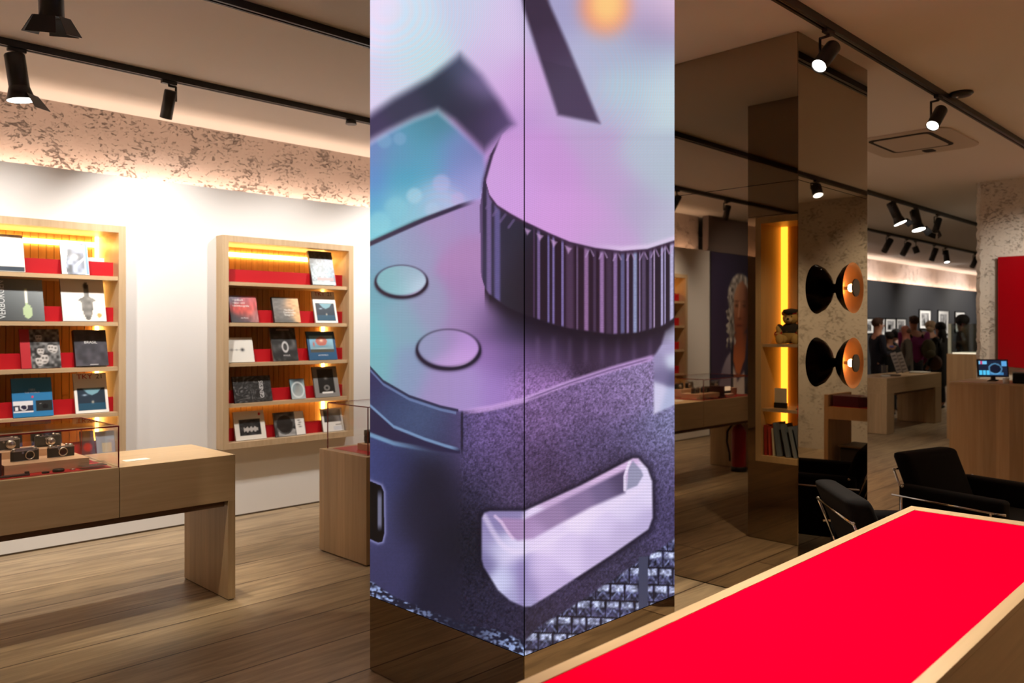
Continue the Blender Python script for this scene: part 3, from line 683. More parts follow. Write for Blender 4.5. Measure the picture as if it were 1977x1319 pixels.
def c_white(U, V):
    c = flat((240, 238, 228))(U, V); return put(c, (40, 55, 70), U, V, 0, 1, 0, .13)
def c_photo1(U, V):
    c = flat((235, 232, 225))(U, V); m_ = ((U > .2-.04*np.sin(V*7)) & (U < .86)).astype(float)
    q = rnd(U, V, 16, 3, 60, 220)*np.array((.85, .92, 1.05)); q = mixc(q, (240, 235, 235), np.exp(-(((U-.5)/.13)**2+((V-.55)/.08)**2))+.6*(1-sst(.02, .06, seg_d(U, V, .55, .3, .9, .55))))
    c = mixc(c, q, m_); return put(c, (110, 150, 215), U, V, .9, 1, 0, 1)
def c_verb(U, V):
    g = 60+110*(V*.5+.4*U); c = g[..., None]*np.array((.92, .98, 1.0))
    b = (np.hypot((U-.70)/.085, (V-.22)/.17) < 1) | ((np.abs(U-.69) < .022+.05*np.clip(.45-V, 0, .3)) & (V > .2) & (V < .78))
    c = mixc(c, (190, 215, 165), b.astype(float)*.85); c = mixc(c, (235, 240, 225), ((np.abs(U-.69) < .018) & (V > .42) & (V < .75)).astype(float))
    return c
def c_fig(U, V):
    c = flat((238, 232, 222))(U, V)
    w_ = np.interp(V, [0, .05, .2, .35, .47, .50, .6, .7, .78, .88, 1], [0, .05, .11, .13, .14, .22, .05, .05, .06, .05, 0])
    c = mixc(c, (90, 90, 88), (np.abs(U-.58) < w_).astype(float)*(.6+.4*vnoise(U*100, V*100, 9, 4))*(V > .03)*(V < .93))
    c = mixc(c, (30, 28, 28), np.exp(-(((U-.57)/.055)**2+((V-.84)/.07)**2)**2))
    return mixc(c, (210, 150, 60), (np.hypot((U-.84), (V-.14)) < .05).astype(float)*.8)
def faces(seed, nf):
    def fn(U, V):
        c = rnd(U, V, 9, seed, 20, 150); rs = np.random.RandomState(seed)
        for i in range(nf):
            fx, fy, fr = rs.uniform(.15, .85), rs.uniform(.12, .88), rs.uniform(.12, .17)
            d = np.hypot((U-fx)/fr, (V-fy)/(fr*.95)); c = mixc(c, (205, 200, 195), (1-sst(.7, 1, d))*.9)
            for ex in (-.35, .35): c = mixc(c, (40, 38, 36), np.exp(-(((U-fx-ex*fr)/(.2*fr))**2+((V-fy-.1*fr)/(.14*fr))**2)))
            c = mixc(c, (70, 66, 64), np.exp(-(((U-fx)/(.4*fr))**2+((V-fy+.5*fr)/(.1*fr))**2)))
            c = mixc(c, (35, 33, 33), (1-sst(.9, 1.1, d))*(V > fy+.55*fr)*.8)
        return c
    return fn
def c_faces(U, V):
    c = faces(5, 6)(np.clip((U-.24)/.76, 0, 1), V); c = mixc(c, (178, 40, 48), (U < .25).astype(float)); return c
def c_slate(U, V):
    c = rnd(U, V, 14, 8, 52, 84)*np.array((1, .98, 1.08)); return put(c, (190, 190, 190), U, V, .42, .68, .03, .045)
def c_blue(U, V):
    c = flat((44, 120, 172))(U, V)
    c = put(c, (225, 225, 228), U, V, .02, .50, .12, .40); c = put(c, (50, 48, 66), U, V, .02, .50, .15, .30)
    c = mixc(c, (228, 228, 230), (np.hypot(U-.27, (V-.25)*1.25) < .10).astype(float)); c = mixc(c, (38, 36, 60), (np.hypot(U-.27, (V-.25)*1.25) < .072).astype(float))
    c = put(c, (232, 232, 234), U, V, .06, .13, .17, .27)
    c = put(c, (36, 40, 40), U, V, .56, .98, .14, .40); c = mixc(c, (14, 14, 16), (np.hypot(U-.80, (V-.25)*1.25) < .08).astype(float)); c = put(c, (150, 150, 150), U, V, .66, .70, .31, .34)
    return mixc(c, (222, 60, 88), (np.hypot(U-.50, (V-.515)*1.25) < .035).astype(float))
def c_tky(U, V):
    c = flat((236, 232, 226))(U, V)
    q = flat((38, 52, 66))(U, V); q = mixc(q, (120, 165, 180), poly_a(U, V, [(.24, .62), (.82, .62), (.70, .50), (.52, .44), (.40, .48)], .015)); q = mixc(q, (40, 90, 118), (V < .24).astype(float)*.7)
    q = mixc(q, (170, 195, 215), np.exp(-(((U-.30)/.07)**2+((V-.45)/.02)**2))); q = mixc(q, (190, 185, 170), np.exp(-(((U-.53)/.035)**2+((V-.27)/.035)**2)))
    m_ = ((U > .09) & (U < .92) & (V > .07) & (V < .63)).astype(float); return mixc(c, q, m_)
def c_sea(U, V):
    c = field(U, V, [(.2,.7,(120,140,150)),(.7,.6,(90,120,140)),(.4,.4,(150,168,176)),(.8,.85,(60,80,110)),(.5,.95,(50,42,40)),(.1,.95,(60,46,40))], .2)
    c = c*(.7+.6*vnoise(U*100, V*120, 6, 2))[..., None]
    c = put(c, (225, 130, 130), U, V, .25, .92, .13, .21); return put(c, (160, 175, 180), U, V, 0, 1, 0, .10)
def c_sunset(U, V):
    c = field(U, V, [(.2,.9,(120,110,130)),(.6,.85,(170,100,110)),(.8,.7,(205,100,100)),(.3,.5,(196,76,70)),(.6,.4,(210,90,80)),(.5,.15,(88,78,84)),(.9,.2,(170,120,120)),(.1,.1,(70,68,74))], .14)
    return c*(.85+.3*vnoise(U*100, V*40, 7, 2))[..., None]
def c_cliff(U, V):
    c = field(U, V, [(.1,.5,(120,118,114)),(.3,.9,(110,108,105)),(.8,.8,(225,180,130)),(.9,.4,(235,185,130)),(.5,.4,(130,128,126)),(.4,.05,(100,100,98)),(.7,.6,(200,160,125))], .17)
    return c*(.88+.24*vnoise(U*60, V*120, 8, 6))[..., None]
def c_dots(U, V):
    c = flat((224, 222, 214))(U, V)
    for u_, r_, k in ((.25, .05, .3), (.42, .03, .35), (.62, .055, .95)): c = mixc(c, (25, 25, 28), k*np.exp(-(((U-u_)/r_)**2+((V-.5)/(r_*1.1))**2)))
    return mixc(c, (60, 60, 60), .6*(1-sst(.004, .012, np.abs(V-.5)))*(U > .15)*(U < .7))
def c_silk(U, V):
    q = .5+.5*np.sin(U*16+6*np.sin(V*4+U*3)); c = (35+75*q*vnoise(U*100, V*100, 18, 6))[..., None]*np.ones(3)
    c = mixc(c, (205, 205, 205), (1-sst(.01, .05, np.abs(np.hypot((U-.52)/.11, (V-.42)/.14)-1)*.12))*.9); return put(c, (150, 135, 130), U, V, .25, .75, .92, .96)
def c_dome(U, V):
    c = flat((44, 84, 120))(U, V); q = field(U, V, [(.3,.7,(130,185,215)),(.7,.7,(150,195,215)),(.5,.4,(90,120,130))], .2)
    q = mixc(q, (200, 95, 75), ((np.hypot((U-.5)/.2, (V-.65)/.16) < 1) & (V > .5)).astype(float)*.8); q = mixc(q, (235, 215, 190), np.exp(-(((U-.5)/.06)**2+((V-.68)/.05)**2)))
    q = mixc(q, (200, 90, 70), np.exp(-(((U-.22)/.03)**2+((V-.55)/.08)**2))); q = mixc(q, (70, 60, 45), ((V < .38)).astype(float)*.8)
    q = mixc(q, (180, 200, 200), np.exp(-(((U-.5)/.3)**2+((V-.40)/.02)**2)))
    return mixc(c, q, ((U > .08) & (U < .93) & (V > .26) & (V < .84)).astype(float))
def c_gen(U, V):
    q = np.abs(np.sin(9*U+5*vnoise(U*100, V*100, 20, 3)*2+V*3)); c = (22+120*q**6*(1-U*.7)*vnoise(U*100, V*100, 5, 4))[..., None]*np.ones(3)
    return c+rnd(U, V, 3, 8, 0, 40)
def c_disc(U, V):
    c = field(U, V, [(.5,.9,(50,55,60)),(.3,.6,(130,160,170)),(.7,.5,(150,175,178)),(.5,.2,(170,180,182)),(.5,.5,(150,130,120))], .16)
    return mixc(c, (225, 232, 232), .7*(1-sst(.01, .06, np.abs(np.hypot((U-.5)/.42, (V-.45)/.36)-1)*.3)))
def c_vase(U, V):
    c = flat((128, 126, 124))(U, V); c = put(c, (28, 26, 25), U, V, .17, .83, .14, .92)
    c = mixc(c, (150, 148, 145), .8*np.exp(-(((U-.5)/.07)**2+((V-.62)/.05)**2))+.7*(1-sst(.02, .06, np.abs(np.hypot((U-.5)/.09, (V-.3)/.07)-1)*.1)))
    return put(c, (225, 225, 222), U, V, .28, .74, .12, .17)
def c_sheep(U, V):
    c = flat((228, 224, 214))(U, V); q = rnd(U, V, 8, 11, 10, 70); q = mixc(q, (205, 200, 195), ((np.abs(V-.36) < .07+.03*np.sin(U*50)) & (U > .3) & (U < .75)).astype(float)*.85)
    c = mixc(c, q, ((U > .16) & (U < .86) & (V > .16) & (V < .72)).astype(float)); return mixc(c, (200, 30, 40), (np.hypot(U-.84, (V-.88)*.8) < .045).astype(float))
def c_round(U, V):
    c = rnd(U, V, 14, 13, 30, 130); c = mixc(c, (30, 26, 25), (np.hypot((U-.33)/.26, (V-.5)/.36) < 1).astype(float)*.85); c = mixc(c, (205, 205, 205), ((V < .35-.25*(U-.3)) & (U > .1) & (U < .66)).astype(float)*.6*(np.hypot((U-.33)/.28, (V-.45)/.38) > 1))
    c = put(c, (232, 230, 226), U, V, .68, 1, 0, 1)
    for k in range(4): c = mixc(c, (60, 58, 56), .8*np.exp(-(((U-.84+.03*(k % 2))/.045)**2+((V-.34-.09*k)/.025)**2)))
    return c
def c_house(U, V):
    c = flat((228, 226, 222))(U, V); q = field(U, V, [(.5,.9,(190,190,195)),(.4,.65,(50,50,52)),(.8,.6,(110,110,112)),(.5,.45,(40,40,42))], .12)
    c = mixc(c, q, ((U > .1) & (U < .93) & (V > .40) & (V < .93)).astype(float)); c = put(c, (90, 90, 95), U, V, .62, .9, .27, .30); return put(c, (200, 205, 215), U, V, .5, .95, .05, .22)
def c_navy(U, V):
    c = rnd(U, V, 10, 3, 26, 60)*np.array((.7, .9, 1.5)); return put(c, (170, 180, 190), U, V, .1, .6, .7, .74)
def c_flower(U, V):
    c = flat((70, 66, 64))(U, V); return mixc(c, (200, 60, 45), (1-sst(.5, 1.1, np.hypot((U-.5)/.42, (V-.35)/.22)))*.9)
def c_pale(U, V):
    c = flat((150, 160, 172))(U, V); return put(c, (205, 190, 160), U, V, .3, .8, .1, .5)

S = SHZ; SB = CZ0+FT
book(-34, 49, 453, S[0], c_white, (60, 50, 44), 'wide white book with a dark strip along its foot, top shelf of the left bookcase')
book(120, 173, 470, S[0], c_photo1, (70, 50, 40), 'narrow book with grey photo cover and white spine, top shelf of the left bookcase')
o = thing('book', 'white book standing behind the red rest, top right of the left bookcase', 'book', (1.93, 6.66, S[0]+.0005), group='books and magazines in the wall bookcases')
obj('cover', bx(0, .30, 0, .02, 0, .145), PAPER, o, world=False)
o, w_, h = book(-22, 87, 540, S[1], c_verb, (16, 16, 18), 'grey book titled VERBORGEN with a green glass bottle on the cover')
bk_text(o, 'VERBORGEN', .062, .30, .04, (200, 205, 205), w_, h, R(90), sx=.80)
book(122, 206, 541, S[1], c_fig, (120, 105, 100), 'white square book with a headless grey figure on the cover')
book(42, 119, 637, S[2], c_faces, (120, 20, 26), 'book with red spine and black and white crowd of faces')
o, w_, h = book(147, 210, 640, S[2], c_slate, (16, 14, 17), 'thick dark slate book with small white title, below the white figure book', th=.04)
bk_text(o, 'BRASIL', .03, .5, .62, (215, 215, 215), w_, h, align='CENTER')
o, w_, h = book(26, 104, 731, S[3], c_blue, (30, 40, 66), 'blue book with a silver and a black camera on the cover')
bk_text(o, '1001', .024, .5, .66, (190, 205, 220), w_, h, align='CENTER'); bk_text(o, 'THE WORLD', .017, .5, .60, (190, 205, 220), w_, h, align='CENTER')
def tky(args, label):
    o, w_, h = book(*args, c_tky, (190, 186, 180), label)
    bk_text(o, 'TKY', .052, .10, .86, (176, 24, 30), w_, h, sx=1.15); bk_text(o, '21', .052, .68, .86, (40, 38, 36), w_, h)
tky((147, 211, 722, S[3]), 'white TKY 21 book beside the blue camera book, left bookcase')
book(2, 46, 832, SB, c_navy, (24, 28, 46), 'dark navy book behind the glass case, bottom shelf, leftmost')
book(64, 122, 830, SB, c_navy, (20, 30, 60), 'navy blue book on the bottom shelf seen above the right-hand camera')
book(158, 184, 833, SB, c_flower, (50, 46, 44), 'grey book with a red flower seen through the glass case')
book(188, 224, 833, SB, c_pale, (90, 96, 104), 'pale blue grey book at the right end of the bottom shelf, left bookcase')
book(604, 649, 487, S[0], c_sea, (56, 44, 42), 'tall book with a grey blue sea cover alone on the top shelf', th=.03)
o, w_, h = book(447, 500, 572, S[1], c_sunset, (60, 60, 64), 'book with red evening sky cover at the left of the second shelf')
bk_text(o, 'Handbuch', .024, .12, .80, (235, 225, 220), w_, h); bk_text(o, 'Natur- und', .024, .12, .69, (235, 225, 220), w_, h); bk_text(o, 'Nachtfotografie', .024, .10, .58, (235, 225, 220), w_, h); bk_text(o, 'von Martin', .016, .35, .14, (225, 215, 215), w_, h)
o, w_, h = book(531, 581, 576, S[1], c_cliff, (46, 44, 42), 'book with grey cliff and orange sky cover, middle of the second shelf', th=.03)
bk_text(o, 'Handbuch', .024, .40, .46, (240, 238, 232), w_, h); bk_text(o, 'Landschafts-', .024, .38, .36, (240, 238, 232), w_, h); bk_text(o, 'fotografie', .024, .40, .26, (240, 238, 232), w_, h)
tky((610, 653, 564, S[1]), 'white TKY 21 book at the right of the second shelf, right bookcase')
book(436, 492, 653, S[2], c_dots, (190, 185, 175), 'white booklet with three small black dots')
o, w_, h = book(529, 577, 634, S[2], c_silk, (120, 104, 98), 'black and white book with draped cloth and a ring')
bk_text(o, 'VOGUE', .02, .4, .14, (190, 190, 190), w_, h)
o, w_, h = book(598, 652, 641, S[2], c_dome, (18, 22, 32), 'blue book with a red painted dome over a landscape')
bk_text(o, 'UNTERWEGS', .018, .5, .14, (200, 212, 225), w_, h, align='CENTER')
o, w_, h = book(454, 527, 727, S[3], c_gen, (20, 20, 22), 'wide black book titled GENESIS')
bk_text(o, 'GENESIS', .052, .78, .14, (215, 215, 215), w_, h, R(90), sx=.8)
book(564, 591, 732, S[3], c_disc, (30, 30, 32), 'smallest book, with a silvery disc on its cover')
book(610, 657, 709, S[3], c_vase, (96, 94, 92), 'grey book with a black framed still life')
book(456, 515, 795, SB, c_sheep, (150, 132, 124), 'white book with a photo of sheep and a red dot')
book(533, 591, 796, SB, c_round, (60, 52, 50), 'square book with a dark round shape and a white right edge')
book(625, 665, 789, SB, c_house, (130, 122, 118), 'white book with a dark house photo seen through the right glass case')

# ------------------------------------------------------------------ display tables
def display_table(label, x0, x1, y0, y1, seam, zt=.86, zb=.59, leg=.045, inlay=None):
    t = thing('display_table', label, 'table', ((x0+x1)/2, (y0+y1)/2, 0), group='oak display tables')
    xs_ = [x0]+list(seam)+[x1]
    for a, b in zip(xs_[:-1], xs_[1:]):
        obj('table_body', bx(a+(.002 if a != x0 else 0), b-(.002 if b != x1 else 0), y0, y1, zb, zt), OAK, t, bevel=.002)
    obj('under_frame', bx(x0+leg+.01, x1-leg-.01, y0+.03, y1-.03, zb-.035, zb), mat('dark_oak', (.16, .09, .05), .6), t)
    for a in (x0, x1-leg):
        obj('leg', bx(a, a+leg, y0, y1, .006, zb), OAKZ, t, bevel=.0015); obj('foot_pad', bx(a+.004, a+leg-.004, y0+.01, y1-.01, 0, .006), DARKGAP, t)
    return t
display_table('long oak display table with glass camera case in front of the left bookcase', .45, 2.276, 4.6, 5.21, [1.62])
def glass_case(name, label, x0, x1, y0, y1, z0, z1, edge=REDEDGE, lin_in=.03, e=.006, red=True):
    t = thing(name, label, 'display case', ((x0+x1)/2, (y0+y1)/2, z0), group='glass display cases')
    g = .006
    obj('glass_pane', bx(x0, x1, y0, y0+g, z0+.001, z1), GLASS, t); obj('glass_pane', bx(x0, x1, y1-g, y1, z0+.001, z1), GLASS, t)
    obj('glass_pane', bx(x0, x0+g, y0+g, y1-g, z0+.001, z1), GLASS, t); obj('glass_pane', bx(x1-g, x1, y0+g, y1-g, z0+.001, z1), GLASS, t)
    obj('glass_top', bx(x0, x1, y0, y1, z1, z1+g), GLASS, t)
    bm = B()
    for (a, b) in ((x0, y0), (x1, y0), (x0, y1), (x1, y1)): 
        sx_ = e if a == x0 else -e; sy_ = e if b == y0 else -e
        box(bm, min(a, a+sx_), max(a, a+sx_), min(b, b+sy_), max(b, b+sy_), z0+.001, z1)
    for (a, b, c_, d) in ((x0, x1, y0, y0+e), (x0, x1, y1-e, y1), (x0, x0+e, y0+e, y1-e), (x1-e, x1, y0+e, y1-e)): box(bm, a, b, c_, d, z1, z1+e+.001)
    obj('case_edge', bm, edge, t)
    if red: obj('red_lining', bx(x0+lin_in, x1-lin_in, y0+lin_in, y1-lin_in, z0+.0005, z0+.0025), RED, t)
    return t
glass_case('glass_case', 'glass case with red edges over the old cameras on the long table', .50, 1.618, 4.603, 5.207, .86, 1.078)
def riser(label, x0, x1, y0, y1, z0, z1):
    return tag(obj('display_riser', bx(x0, x1, y0, y1, z0, z1), wood('oak_riser', (.66, .42, .26), (.58, .35, .21), 'X', .5), bevel=.002), label, 'riser', 'wooden risers in the glass cases')
ZL = .8627
riser('low wooden block under the two front cameras', 1.105, 1.505, 4.72, 4.955, ZL, .915)
riser('taller wooden block under the two rear cameras', 1.105, 1.49, 4.958, 5.13, ZL, .952)
LEATHER = fabric('black_leatherette', (.018, .018, .017), .55, 500, .4)
SILVER = mat('satin_chrome', (.62, .58, .52), .25, 1)
def make_camera(kind=0):
    t = thing('rangefinder_camera', '', 'camera')
    w_, d, h = .136, .030, .066
    bm = B(); hw = w_/2-.015
    for zz, rr, mi in ((.006, .0, 0),): pass
    def stadium(bm, z0, z1, k, r=.015):
        n = 8; pts = [(hw+r*k*math.sin(math.pi*i/n), -r*k*math.cos(math.pi*i/n)) for i in range(n+1)]+[(-hw-r*k*math.sin(math.pi*i/n), r*k*math.cos(math.pi*i/n)) for i in range(n+1)]
        a = [bm.verts.new((x, y, z0)) for x, y in pts]; b = [bm.verts.new((x, y, z1)) for x, y in pts]; n = len(pts)
        bm.faces.new(a[::-1]); bm.faces.new(b)
        for i in range(n): bm.faces.new((a[i], a[(i+1)%n], b[(i+1)%n], b[i]))
    stadium(bm, .004, .052, 1.0); obj('camera_body', bm, LEATHER, t, world=False)
    bm = B(); stadium(bm, 0, .004, 1.03); stadium(bm, .052, .058, 1.03)
    if kind == 0: box(bm, -.045, .035, -.011, .012, .058, .068)
    obj('top_plate', bm, SILVER if kind < 2 else BLACK, t, world=False, bevel=.001)
    bm = B(); lx_ = .018 if kind == 0 else 0.005
    lathe(bm, [(.024, -.016), (.024, -.020), (.0225, -.022), (.019, -.022), (.018, -.019)], (lx_, 0, .030), (0, 1, 0), 28)
    obj('lens_mount', bm, SILVER, t, world=False)
    bm = B(); lathe(bm, [(.018, -.019), (.010, -.0175), (0, -.017)], (lx_, 0, .030), (0, 1, 0), 28)
    obj('lens_opening', bm, mat('dark_red_glass' if kind == 1 else 'dark_opening', (.03, .004, .006) if kind == 1 else (.006, .006, .006), .2), t, world=False)
    bm = B()
    for x, r_, hh in ((-.052, .010, .010), (.048, .011, .009), (.028, .006, .013)): tube(bm, (x, 0, .058), (x, 0, .058+hh), r_, seg=18)
    obj('dial', bm, SILVER, t, world=False)
    bm = B(); tube(bm, (-.03, -.0105, .063), (-.03, -.0145, .063), .005, seg=12); tube(bm, (-.008, -.0105, .063), (-.008, -.0135, .063), .004, seg=12)
    tube(bm, (-.015, -.014, .045), (-.015, -.019, .045), .006, seg=12)
    obj('finder_window', bm, SILVER, t, world=False)
    if kind == 3:
        pass
    return t
CAMG = 'old cameras in the left glass case'
def camdup(src, loc, rz, label):
    r = src.copy(); COL.objects.link(r); r.location = loc; r.rotation_euler = (0, 0, rz); r['label'] = label; r['group'] = CAMG
    for ch in list(src.children):
        c = ch.copy(); COL.objects.link(c); c.parent = r
    return r
cA = make_camera(0); cA['label'] = 'black and chrome camera, front left on the low wooden block'; cA['group'] = CAMG
cA.location = (1.225, 4.83, .915); cA.rotation_euler = (0, 0, R(6))
cB = make_camera(1); cB['label'] = 'black and chrome camera with a dark red lens opening, front right on the low block'; cB['group'] = CAMG
cB.location = (1.40, 4.84, .915); cB.rotation_euler = (0, 0, R(4))
cC = camdup(cA, (1.19, 5.05, .952), R(4), 'chrome topped camera with a silver lens, at the back left on the taller block')
bm = B(); lathe(bm, [(.021, -.018), (.021, -.034), (.018, -.036), (0, -.034)], (.018, 0, .030), (0, 1, 0), 28); obj('lens', bm, SILVER, cC, world=False)
cD = make_camera(2); cD['label'] = 'black camera with a folded lens, at the back right on the taller block'; cD['group'] = CAMG
cD.location = (1.395, 5.05, .952); cD.rotation_euler = (0, 0, R(4))
bm = B(); lathe(bm, [(.020, -.018), (.016, -.05), (.013, -.052), (0, -.048)], (.005, 0, .030), (0, 1, 0), 24); obj('lens', bm, SILVER, cD, world=False)
def disc(px, Y, r_, hh, label, m=BLACK, ztop=ZL):
    x = xat(px, Y); bm = B(); lathe(bm, [(0, 0), (r_, 0), (r_, hh*.8), (r_*.9, hh), (0, hh)], (x, Y, ztop), (0, 0, 1), 28)
    return tag(obj('lens_cap', bm, m), label, 'lens cap', 'lens caps on the red lining')
disc(88, 4.675, .018, .008, 'small black lens cap, leftmost of the three on the red lining')
disc(113, 4.68, .028, .014, 'largest black lens cap, middle of the three on the red lining')
disc(140, 4.685, .014, .006, 'small silver lens cap on the red lining', SILVER)
t = thing('acrylic_block', 'clear acrylic block with a metal plate at the right end of the red lining', 'paperweight', (1.50, 4.72, ZL))
obj('acrylic_slab', bx(1.44, 1.575, 4.64, 4.715, ZL, ZL+.012), GLASS, t, bevel=.002); obj('acrylic_slab', bx(1.45, 1.57, 4.645, 4.71, ZL+.0165, ZL+.03), GLASS, t, bevel=.002)
obj('metal_plate', bx(1.445, 1.57, 4.643, 4.712, ZL+.0125, ZL+.016), SILVER, t)
t = thing('acrylic_block', 'clear acrylic block behind the first one, by the end glass', 'paperweight', (1.55, 5.0, ZL))
obj('acrylic_slab', bx(1.525, 1.585, 4.93, 5.07, ZL, ZL+.02), GLASS, t, bevel=.002)
t = thing('folding_rule', 'dark grey metal bar lying at the front of the red lining', 'tool', (1.17, 4.665, ZL))
obj('bar', bx(1.075, 1.205, 4.655, 4.682, ZL, ZL+.010), mat('gunmetal', (.10, .09, .10), .35, .8), t, bevel=.002); obj('slider', bx(1.185, 1.203, 4.657, 4.680, ZL+.010, ZL+.020), BLACK, t, bevel=.002)
tag(obj('caption_card', bx(xat(240, 4.80), xat(287, 4.80), 4.77, 4.84, .8602, .8614), PAPER), 'white caption card lying on the bare end of the long oak table', 'card')
# far half of the same case (seen in the mirror)
t = thing('light_sign', 'small lit acrylic sign in the far half of the glass case', 'sign', (1.0, 4.72, ZL))
obj('sign_base', bx(.86, 1.02, 4.68, 4.76, ZL, ZL+.03), mat('sign_base_pink', (.7, .45, .35), .5), t)
obj('glow_panel', bx(.87, 1.01, 4.725, 4.735, ZL+.03, ZL+.11), emis('sign_glow', (1.0, .75, .55), 1.6), t)
obj('sign_plate', bx(.88, 1.00, 4.712, 4.722, ZL+.035, ZL+.065), mat('sign_plate_dark', (.06, .03, .02), .5), t)
bm = B(); box(bm, 1.03, 1.09, 4.70, 4.86, ZL, ZL+.12); tag(obj('camera_box', bm, mat('maroon_box', (.05, .012, .02), .5), bevel=.003), 'dark maroon camera box standing beside the lit sign', 'box')
riser('long wooden block under the camera lying in the far half of the case', .60, 1.0, 4.80, 5.10, ZL, .94)
cE = camdup(cD, (.78, 4.98, .94), R(5), 'black camera on the long block in the far half of the case')
cE['group'] = CAMG

# second glazed pedestal behind the LED pillar
t = thing('display_plinth', 'tall oak plinth with vertical staves under the second glass case', 'plinth', (3.9, 4.9, 0))
obj('plinth_body', bx(3.21, 4.75, 4.6, 5.187, .008, .739), OAKZ, t, bevel=.002); obj('foot_pad', bx(3.225, 4.73, 4.61, 5.18, 0, .008), DARKGAP, t)
glass_case('glass_case', 'second glass case with red edges, beside the LED pillar', 3.25, 4.71, 4.64, 5.147, .739, 1.068)
riser('wooden block under the black lenses in the second glass case', 3.37, 3.75, 4.70, 4.94, .7417, .787)
for i, (x, y, r_, hh) in enumerate(((3.44, 4.90, .034, .09), (3.455, 4.80, .034, .085), (3.535, 4.87, .042, .105), (3.56, 4.76, .036, .09))):
    t = thing('camera_lens', ['black lens standing upright, rear left on the block by the LED pillar', 'black lens standing upright, front left on the block by the LED pillar', 'widest black lens on the block by the LED pillar', 'black lens half hidden behind the LED pillar'][i], 'lens', (x, y, .787), group='lenses in the second glass case')
    bm = B(); lathe(bm, [(0, 0), (r_*.85, 0), (r_*.9, .01), (r_, .02), (r_, hh*.5), (r_*.94, hh*.52), (r_*.94, hh*.6), (r_, hh*.62), (r_, hh), (r_*.9, hh), (r_*.85, hh*.96), (0, hh*.95)], (x, y, .787), (0, 0, 1), 28)
    obj('lens_barrel', bm, BLACK, t); bm = B(); lathe(bm, [(r_*1.01, 0), (r_*1.03, .002), (r_*1.03, .006), (r_*1.01, .008)], (x, y, .787+hh*.72), (0, 0, 1), 28); obj('focus_ring', bm, LEATHER, t)

# red topped table in the foreground
RT = thing('display_table', 'foreground oak table with a bright red inlaid top', 'table', (3.61, 1.243, 0), R(.96), group='oak display tables')
def lbox(*a): return bx(*a)
LEN, DEP = 3.5, .63
obj('table_rim', boxes((-LEN, 0, -.036, 0, .845, .862), (-LEN, 0, -DEP, -DEP+.036, .845, .862), (-.07, 0, -DEP+.036, -.036, .845, .862), (-LEN, -LEN+.07, -DEP+.036, -.036, .845, .862)), OAK, RT, world=False, bevel=.001)
REDTOP = mat('red_felt_top', (.93, .0, .027), .6, spec=0)
nt, N, Lk, b_ = nodes(REDTOP)
tc = N.new('ShaderNodeTexCoord'); mp2 = N.new('ShaderNodeMapping'); mp2.inputs['Scale'].default_value = (6, 160, 20); nn = N.new('ShaderNodeTexNoise'); nn.inputs['Scale'].default_value = 2
bp = N.new('ShaderNodeBump'); bp.inputs['Strength'].default_value = .12; bp.inputs['Distance'].default_value = .002
Lk.new(tc.outputs['Object'], mp2.inputs['Vector']); Lk.new(mp2.outputs[0], nn.inputs['Vector']); Lk.new(nn.outputs['Fac'], bp.inputs['Height']); Lk.new(bp.outputs[0], b_.inputs['Normal'])
obj('red_inlay', bx(-LEN+.07, -.07, -DEP+.036, -.036, .845, .8595), REDTOP, RT, world=False)
obj('table_body', bx(-LEN, 0, -DEP, 0, .59, .845), OAK, RT, world=False)
for a in (-LEN, -.045): obj('leg', bx(a, a+.045, -DEP, 0, 0, .59), OAKZ, RT, world=False)

# table seen in the right-hand mirror
tt = thing('display_table', 'oak display table with a raised end and red top, seen in the dark mirror', 'table', (8.1, 1.2, 0), group='oak display tables')
obj('table_body', bx(7.8, 8.35, .90, 1.72, .735, .855), OAKY, tt); obj('end_panel', bx(7.8, 8.35, .86, .90, 0, .968), OAKY, tt); obj('end_panel', bx(7.8, 8.35, 1.72, 1.76, 0, .968), OAKY, tt)
obj('red_inlay', bx(7.82, 8.33, .92, 1.70, .855, .858), RED, tt)
tag(obj('gift_box', bx(7.84, 8.1, .93, 1.18, .8582, .962), mat('dark_red_box', (.09, .01, .03), .5), bevel=.004), 'dark red box standing on the mirrored red topped table', 'box')
t = thing('glass_cover', 'low glass cover over the red top, seen in the mirror', 'display case', (8.1, 1.3, .858))
obj('glass_top', bx(7.803, 8.347, 1.19, 1.715, .960, .966), GLASS, t); obj('glass_pane', bx(7.803, 7.809, 1.19, 1.715, .8595, .960), GLASS, t); obj('case_edge', bx(7.801, 7.809, 1.19, 1.715, .966, .970), REDEDGE, t)
t = thing('storage_crate', 'black crate under the mirrored table', 'crate', (8.05, 1.1, 0))
obj('crate_body', bx(7.88, 8.22, .98, 1.26, 0, .46), mat('black_plastic', (.012, .012, .014), .5), t, bevel=.01); obj('crate_lid', bx(7.87, 8.23, .97, 1.27, .461, .48), mat('brown_lid', (.10, .06, .03), .5), t, bevel=.004)
t = thing('backpack', 'dark purple backpack slumped beside the black crate', 'bag', (8.05, 1.45, 0))
bm = B(); ball(bm, (8.02, 1.45, .27), .2, 18, 12, (.8, .75, 1.3)); ball(bm, (7.93, 1.45, .18), .13, 14, 10, (.7, .9, 1.1)); obj('bag_body', bm, fabric('purple_nylon', (.03, .012, .03), .8), t)
bm = B(); rod(bm, [(8.02, 1.40, .52), (8.02, 1.42, .57), (8.02, 1.48, .57), (8.02, 1.50, .52)], .008); obj('carry_loop', bm, BLACK, t)
